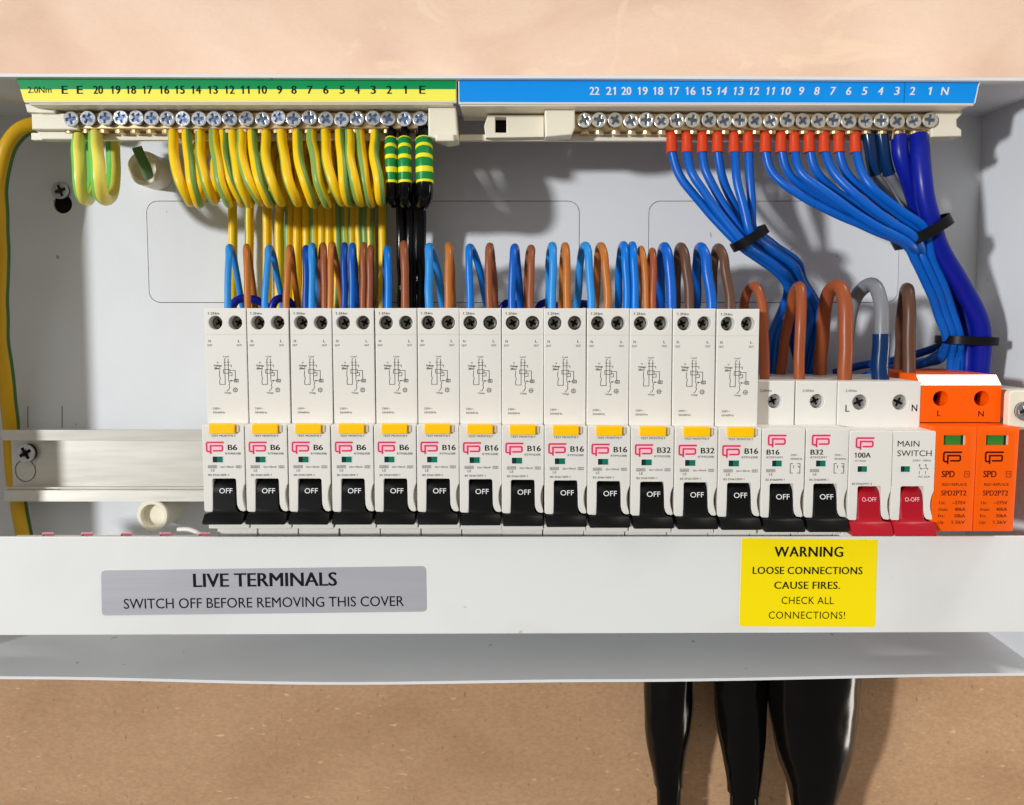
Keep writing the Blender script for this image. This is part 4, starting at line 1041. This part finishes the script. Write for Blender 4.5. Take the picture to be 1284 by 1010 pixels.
bm = NB(); tube(bm, [Wp(*q) for q in ((1104, 490, 354), (1104, 470, 354), (1104.6, 445, 354), (1105, 419, 354.1))], 3.75); obj('blue_sleeve', bm, 'sleeve', t)

# blue neutrals with orange ferrules
def ferrule_wire(x, pts, label, group, r=1.95):
    t = thing('wire', label, 'wire', Wp(x, 178, 366), group)
    bm = NB(); tube(bm, [Wp(*q) for q in [(x, 172, 367), (x + 0.3, 186, 366.5)] + pts], r); obj('insulation', bm, 'blue', t)
    a = Wp(x - 0.2, 166, 367); b_ = Wp(x + random.uniform(-.6, .6), 192, 366)
    bm = NB(); d = b_ - a
    tube(bm, [a, a + d * 0.06, a + d * 0.22, a + d * 0.3, a + d * 0.96, b_], 1, n=16, raw=True, rad=[1.6, 2.3, 2.4, 2.35, 2.62, 2.7]); obj('ferrule', bm, 'ferrule', t)
    a2 = Wp(x, 160, 367); bm = NB(); tube(bm, [a2, a], 1.0, n=10, raw=True); obj('ferrule_pin', bm, 'brass', t)
FA = [842, 861.6, 881, 900, 920.7, 938.2]
tieA = (939, 299)
offA = [(-19, 0, 364), (-9, 4, 361), (-2, -4, 364), (4, 4, 370), (9, -9, 361), (16, -13, 366)]
dirA = Vector((0.86, -0.5)); nA = [(-11, 8), (-6, 4.5), (-1, 1), (2, 7), (7, -4), (11, -8)]
for i, x in enumerate(FA):
    ox, oy = nA[i]; dz = (361, 358, 362, 367, 359, 364)[i]
    ex, ey = 939 + ox, 299 + oy
    m1 = {0: [(853, 222, 366), (886, 264, 364)], 1: [(869, 220, 362), (898, 262, 360)], 2: [(887, 220, 364), (909, 258, 363)], 3: [(905, 222, 367), (923, 262, 368)], 4: [(923, 222, 362), (934, 262, 360)], 5: [(939, 220, 365), (943, 260, 364)]}[i]
    # after the tie the wires run down-right then dive between the breakers' wires
    s = (-1) ** i
    after = [(ex + 22, ey + 18, dz + 6), (ex + 50, ey + 38, dz + 12), (996 + [-8, 0, 5, -3, 10, 12][i], 360 + [4, 0, -3, 2, -4, -6][i], 378 + 3 * (i % 3)), (1004 + [-24, 12, 17, -18, 22, 25][i], 392, 384 + 3 * (i % 3)), (996 + [-30, 14, 22, -22, 28, 18][i], 428, 386 + 3 * (i % 3)), (984 + [-26, 12, 20, -14, 28, 4][i], 500, 388 + 3 * (i % 3))]
    ferrule_wire(x, m1 + [(ex - 6, ey - 6, dz), (ex + 4, ey + 4, dz + 1)] + after, '%s of the six blue wires with orange ferrules in the left bundle' % ORD[i].replace('first', 'leftmost'), 'six blue neutral wires, left bundle')
FB = [960, 979.7, 996, 1014.4, 1033.7, 1051.7, 1072.3]
for i, x in enumerate(FB):
    # where the wire crosses the tie
    u = [(1134, 305, 362), (1137, 300, 369), (1142, 306, 358), (1143, 296, 366), (1149, 299, 358), (1152, 291, 366), (1160, 288, 360)][i]
    mids = {0: [(970, 218, 365), (1012, 250, 361), (1082, 283, 360)], 1: [(991, 220, 366), (1030, 248, 366), (1090, 278, 368)], 2: [(1006, 218, 362), (1042, 246, 358), (1096, 282, 357)],
            3: [(1026, 219, 366), (1060, 248, 368), (1104, 274, 367)], 4: [(1046, 218, 362), (1075, 246, 358), (1112, 275, 357)], 5: [(1061, 217, 366), (1089, 243, 366), (1122, 268, 366)], 6: [(1080, 216, 362), (1098, 240, 359), (1132, 266, 359)]}[i]
    k = (i - 3)
    zz = (i % 3) * 3.6; aft = [(1160 + k * 3.6, 328, 364 + zz), (1173 + k * 3.4, 358, 367 + zz), (1185 + k * 3.2, 392, 371 + zz), (1195 + k * 2.8, 426, 374 + zz)]
    if i < 3: aft += [(1180 - 6 * i, 450, 384), (1150 - 10 * i, 456 + 4 * i, 392), (1090, 470 + 3 * i, 396), (1040, 490, 398)]
    else: aft += [(1194 + k * 3.5, 450, 380), (1190 + k * 4, 500, 384)]
    ferrule_wire(x, mids + [u] + aft, '%s of the seven blue wires with orange ferrules in the right bundle' % ORD[i].replace('first', 'leftmost'), 'seven blue neutral wires, right bundle')
# dark sleeved grey wires
for i, x in enumerate((1091, 1108)):
    t = thing('wire', 'grey wire in glossy dark blue sleeve, %s of the pair near terminals 4 and 5' % ('left' if i == 0 else 'right'), 'wire', Wp(x, 170, 366), 'dark sleeved pair on the neutral bar')
    P_ = [(x - 3, 162, 368), (x - 1, 180, 368), (x + 3, 203, 368.9), (x + 7, 219, 370), (x + 20, 240, 374), (x + 42, 272, 377), (1166 + 6 * i, 310, 380), (1184 + 5 * i, 360, 384), (1198, 420, 388), (1202, 500, 390)]
    bm = NB(); tube(bm, [Wp(*q) for q in P_], 2.15); obj('insulation', bm, 'grey', t)
    bm = NB(); tube(bm, [Wp(*q) for q in ((x - 3, 164, 368), (x - 1, 180, 368), (x + 3, 203, 368.9), (x + 7, 219, 370))], 2.75); obj('blue_sleeve', bm, 'sleeve', t)
# two royal blue cables
NV = [([(1127, 171, 367), (1129, 195, 366), (1137, 222, 367), (1147, 250, 370), (1159, 284, 374), (1182, 330, 378), (1200, 370, 380), (1211, 400, 380), (1214, 430, 380), (1213, 500, 382)], 3.6, 'narrower royal blue cable leaving the neutral bar near terminal 3'),
      ([(1152, 172, 366), (1154, 200, 362), (1158, 235, 360), (1166, 275, 361), (1182, 318, 364), (1208, 362, 368), (1226, 398, 371), (1231, 430, 373), (1229, 466, 376), (1229, 510, 378)], 4.15, 'thickest royal blue cable leaving the right end of the neutral bar')]
for pts, r, lb in NV:
    t = thing('cable', lb, 'cable', Wp(*pts[0]), 'royal blue cables')
    bm = NB(); tube(bm, [Wp(*q) for q in pts], r, n=20); obj('insulation', bm, 'navy', t)
    bm = NB()
    for k in range(7):
        a = Wp(pts[0][0] - 8 + k * 2.6, 175, 365 + (k % 3)); b_ = Wp(pts[0][0] - 7 + k * 2.3, 163, 366 + (k % 3)); tube(bm, [a, b_], 0.5, n=6, raw=True)
    obj('copper_strands', bm, 'brass', t)

# tails crossing low behind the thick loops
for i, pts in enumerate(([(1012, 368, 392), (1026, 396, 396), (1022, 440, 398), (1010, 500, 398)], [(990, 372, 394), (970, 412, 396), (960, 452, 398), (958, 500, 398)], [(1002, 380, 396), (994, 425, 400), (1004, 462, 401), (1012, 500, 401)],
                         [(1046, 468, 398), (1080, 458, 398), (1120, 452, 397), (1168, 438, 394), (1196, 424, 388)], [(1090, 480, 402), (1140, 460, 401), (1176, 448, 398), (1204, 428, 392)])):
    wire(pts, 1.95, 'dblue', ['right', 'left', 'middle', 'upper', 'lower'][i] + (' deep blue wire tail dropping behind the red-brown loops' if i < 3 else ' deep blue wire tail running level behind the orange surge protector'), 'deep blue tails at the right')

# cable ties
def tie(px, py, D, ang, a, b_, w, label, head):
    """band round a bundle; ang = direction of the band's long axis in the picture, a/b its half sizes"""
    c = Wp(px, py, D); ca, sa = math.cos(ang), math.sin(ang)
    ex = Vector((ca, 0, sa)); ey = Vector((0, 1, 0)); ez = Vector((-sa, 0, ca))
    t = thing('cable_tie', label, 'cable tie', c, 'black cable ties')
    bm = NB(); n = 40; rows = []
    for k in range(n):
        th = 2 * math.pi * k / n; cx, sx = math.cos(th), math.sin(th)
        sg = lambda v: (1 if v >= 0 else -1) * abs(v) ** 0.75
        rad = ex * a * sg(cx) + ey * b_ * sg(sx); nr = (ex * cx * b_ + ey * sx * a).normalized()
        rows.append([bm.verts.new(c + rad + ez * w / 2), bm.verts.new(c + rad + nr * 1.0 + ez * (w / 2 - 0.2)), bm.verts.new(c + rad + nr * 1.0 - ez * (w / 2 - 0.2)), bm.verts.new(c + rad - ez * w / 2)])
    for k in range(n):
        for q in range(4):
            bm.faces.new((rows[k][q], rows[(k + 1) % n][q], rows[(k + 1) % n][(q + 1) % 4], rows[k][(q + 1) % 4]))
    bmesh.ops.recalc_face_normals(bm, faces=bm.faces)
    obj('band', bm, 'tie', t)
    bm = NB(); box(bm, -2.4, 2.4, -1.8, 1.8, -2.4, 2.4, 0.5)
    hp = c + ex * a * head[0] + ey * b_ * head[1] 
    rot = Matrix((ex, ey, ez)).transposed().to_4x4()
    bmesh.ops.transform(bm, matrix=Matrix.Translation(hp) @ rot, verts=bm.verts)
    obj('locking_head', bm, 'tie', t)
tie(939.5, 299, 362.5, R(32), 7.5, 7.6, 4.4, 'black cable tie round the left bundle of six blue wires', (0.45, 0.95))
tie(1155.5, 291, 367, R(30), 11.6, 11.4, 4.8, 'upper black cable tie round the thick blue bundle at right', (0.45, 0.95))
tie(1212, 427, 377, R(-2), 12.0, 10.4, 4.0, 'lower black cable tie round the blue bundle above the orange surge protector', (0.97, 0.45))

# ------------------------------------------------------------------ black service cables below the box
def service(prof, label, D):
    """prof: (py, xleft, xright) of the boot, then the cable"""
    boot, cable = prof
    t = thing('cable', label, 'cable', Wp((boot[0][1] + boot[0][2]) / 2, boot[0][0], D), 'black cables leaving the bottom of the box')
    for nm, rows, m in (('heat_shrink_boot', boot, 'shrink'), ('cable_sheath', cable, 'shrink')):
        P_ = [Wp((a + b_) / 2, y, D) for y, a, b_ in rows]; rad = [(b_ - a) / 2 * D / F_PX for y, a, b_ in rows]
        pts, rr_ = catmull(P_, 2.0, rad)
        bm = NB(); tube(bm, pts, 1, n=48, raw=True, rad=rr_, flat=0.9)
        amp = 0.9 if nm == 'heat_shrink_boot' else 0.25
        cx_ = sum((p for p in pts), Vector()) / len(pts)
        for v in bm.verts:      # shrunk tube is never quite round: long folds and small dents
            q = Vector((v.co.x / 11, v.co.y / 11, v.co.z / 32)); d = Vector((v.co.x - cx_.x, v.co.y - cx_.y, 0))
            if d.length > 0.1: v.co += d.normalized() * amp * (noise.noise(q) + 0.35 * noise.noise(q * 3.1))
        obj(nm, bm, m, t)
service(([(814, 810, 872), (850, 806, 870), (885, 806.5, 869), (915, 808, 866), (945, 813, 861), (970, 818, 857), (984, 820, 856)], [(975, 822, 855), (1010, 823, 854), (1060, 823, 854), (1200, 823, 854)]),
        'narrowest black cable with heat-shrink boot under the box, leftmost of three', 402)
service(([(814, 896, 964), (850, 895, 963), (890, 896, 962), (918, 899, 961), (950, 906, 958), (975, 911, 956), (992, 913, 954)], [(985, 915, 952), (1010, 915, 952), (1060, 915, 952), (1200, 915, 952)]),
        'middle black cable with heat-shrink boot under the box', 400)
service(([(816, 962, 1078), (850, 962, 1076), (885, 963, 1075), (915, 968, 1073), (945, 975, 1068), (975, 984, 1060), (1005, 991, 1050), (1040, 997, 1044)], [(1030, 999, 1042), (1060, 999, 1042), (1120, 999, 1042), (1200, 999, 1042)]),
        'thickest black cable with glossy heat-shrink boot, rightmost under the box', 396)
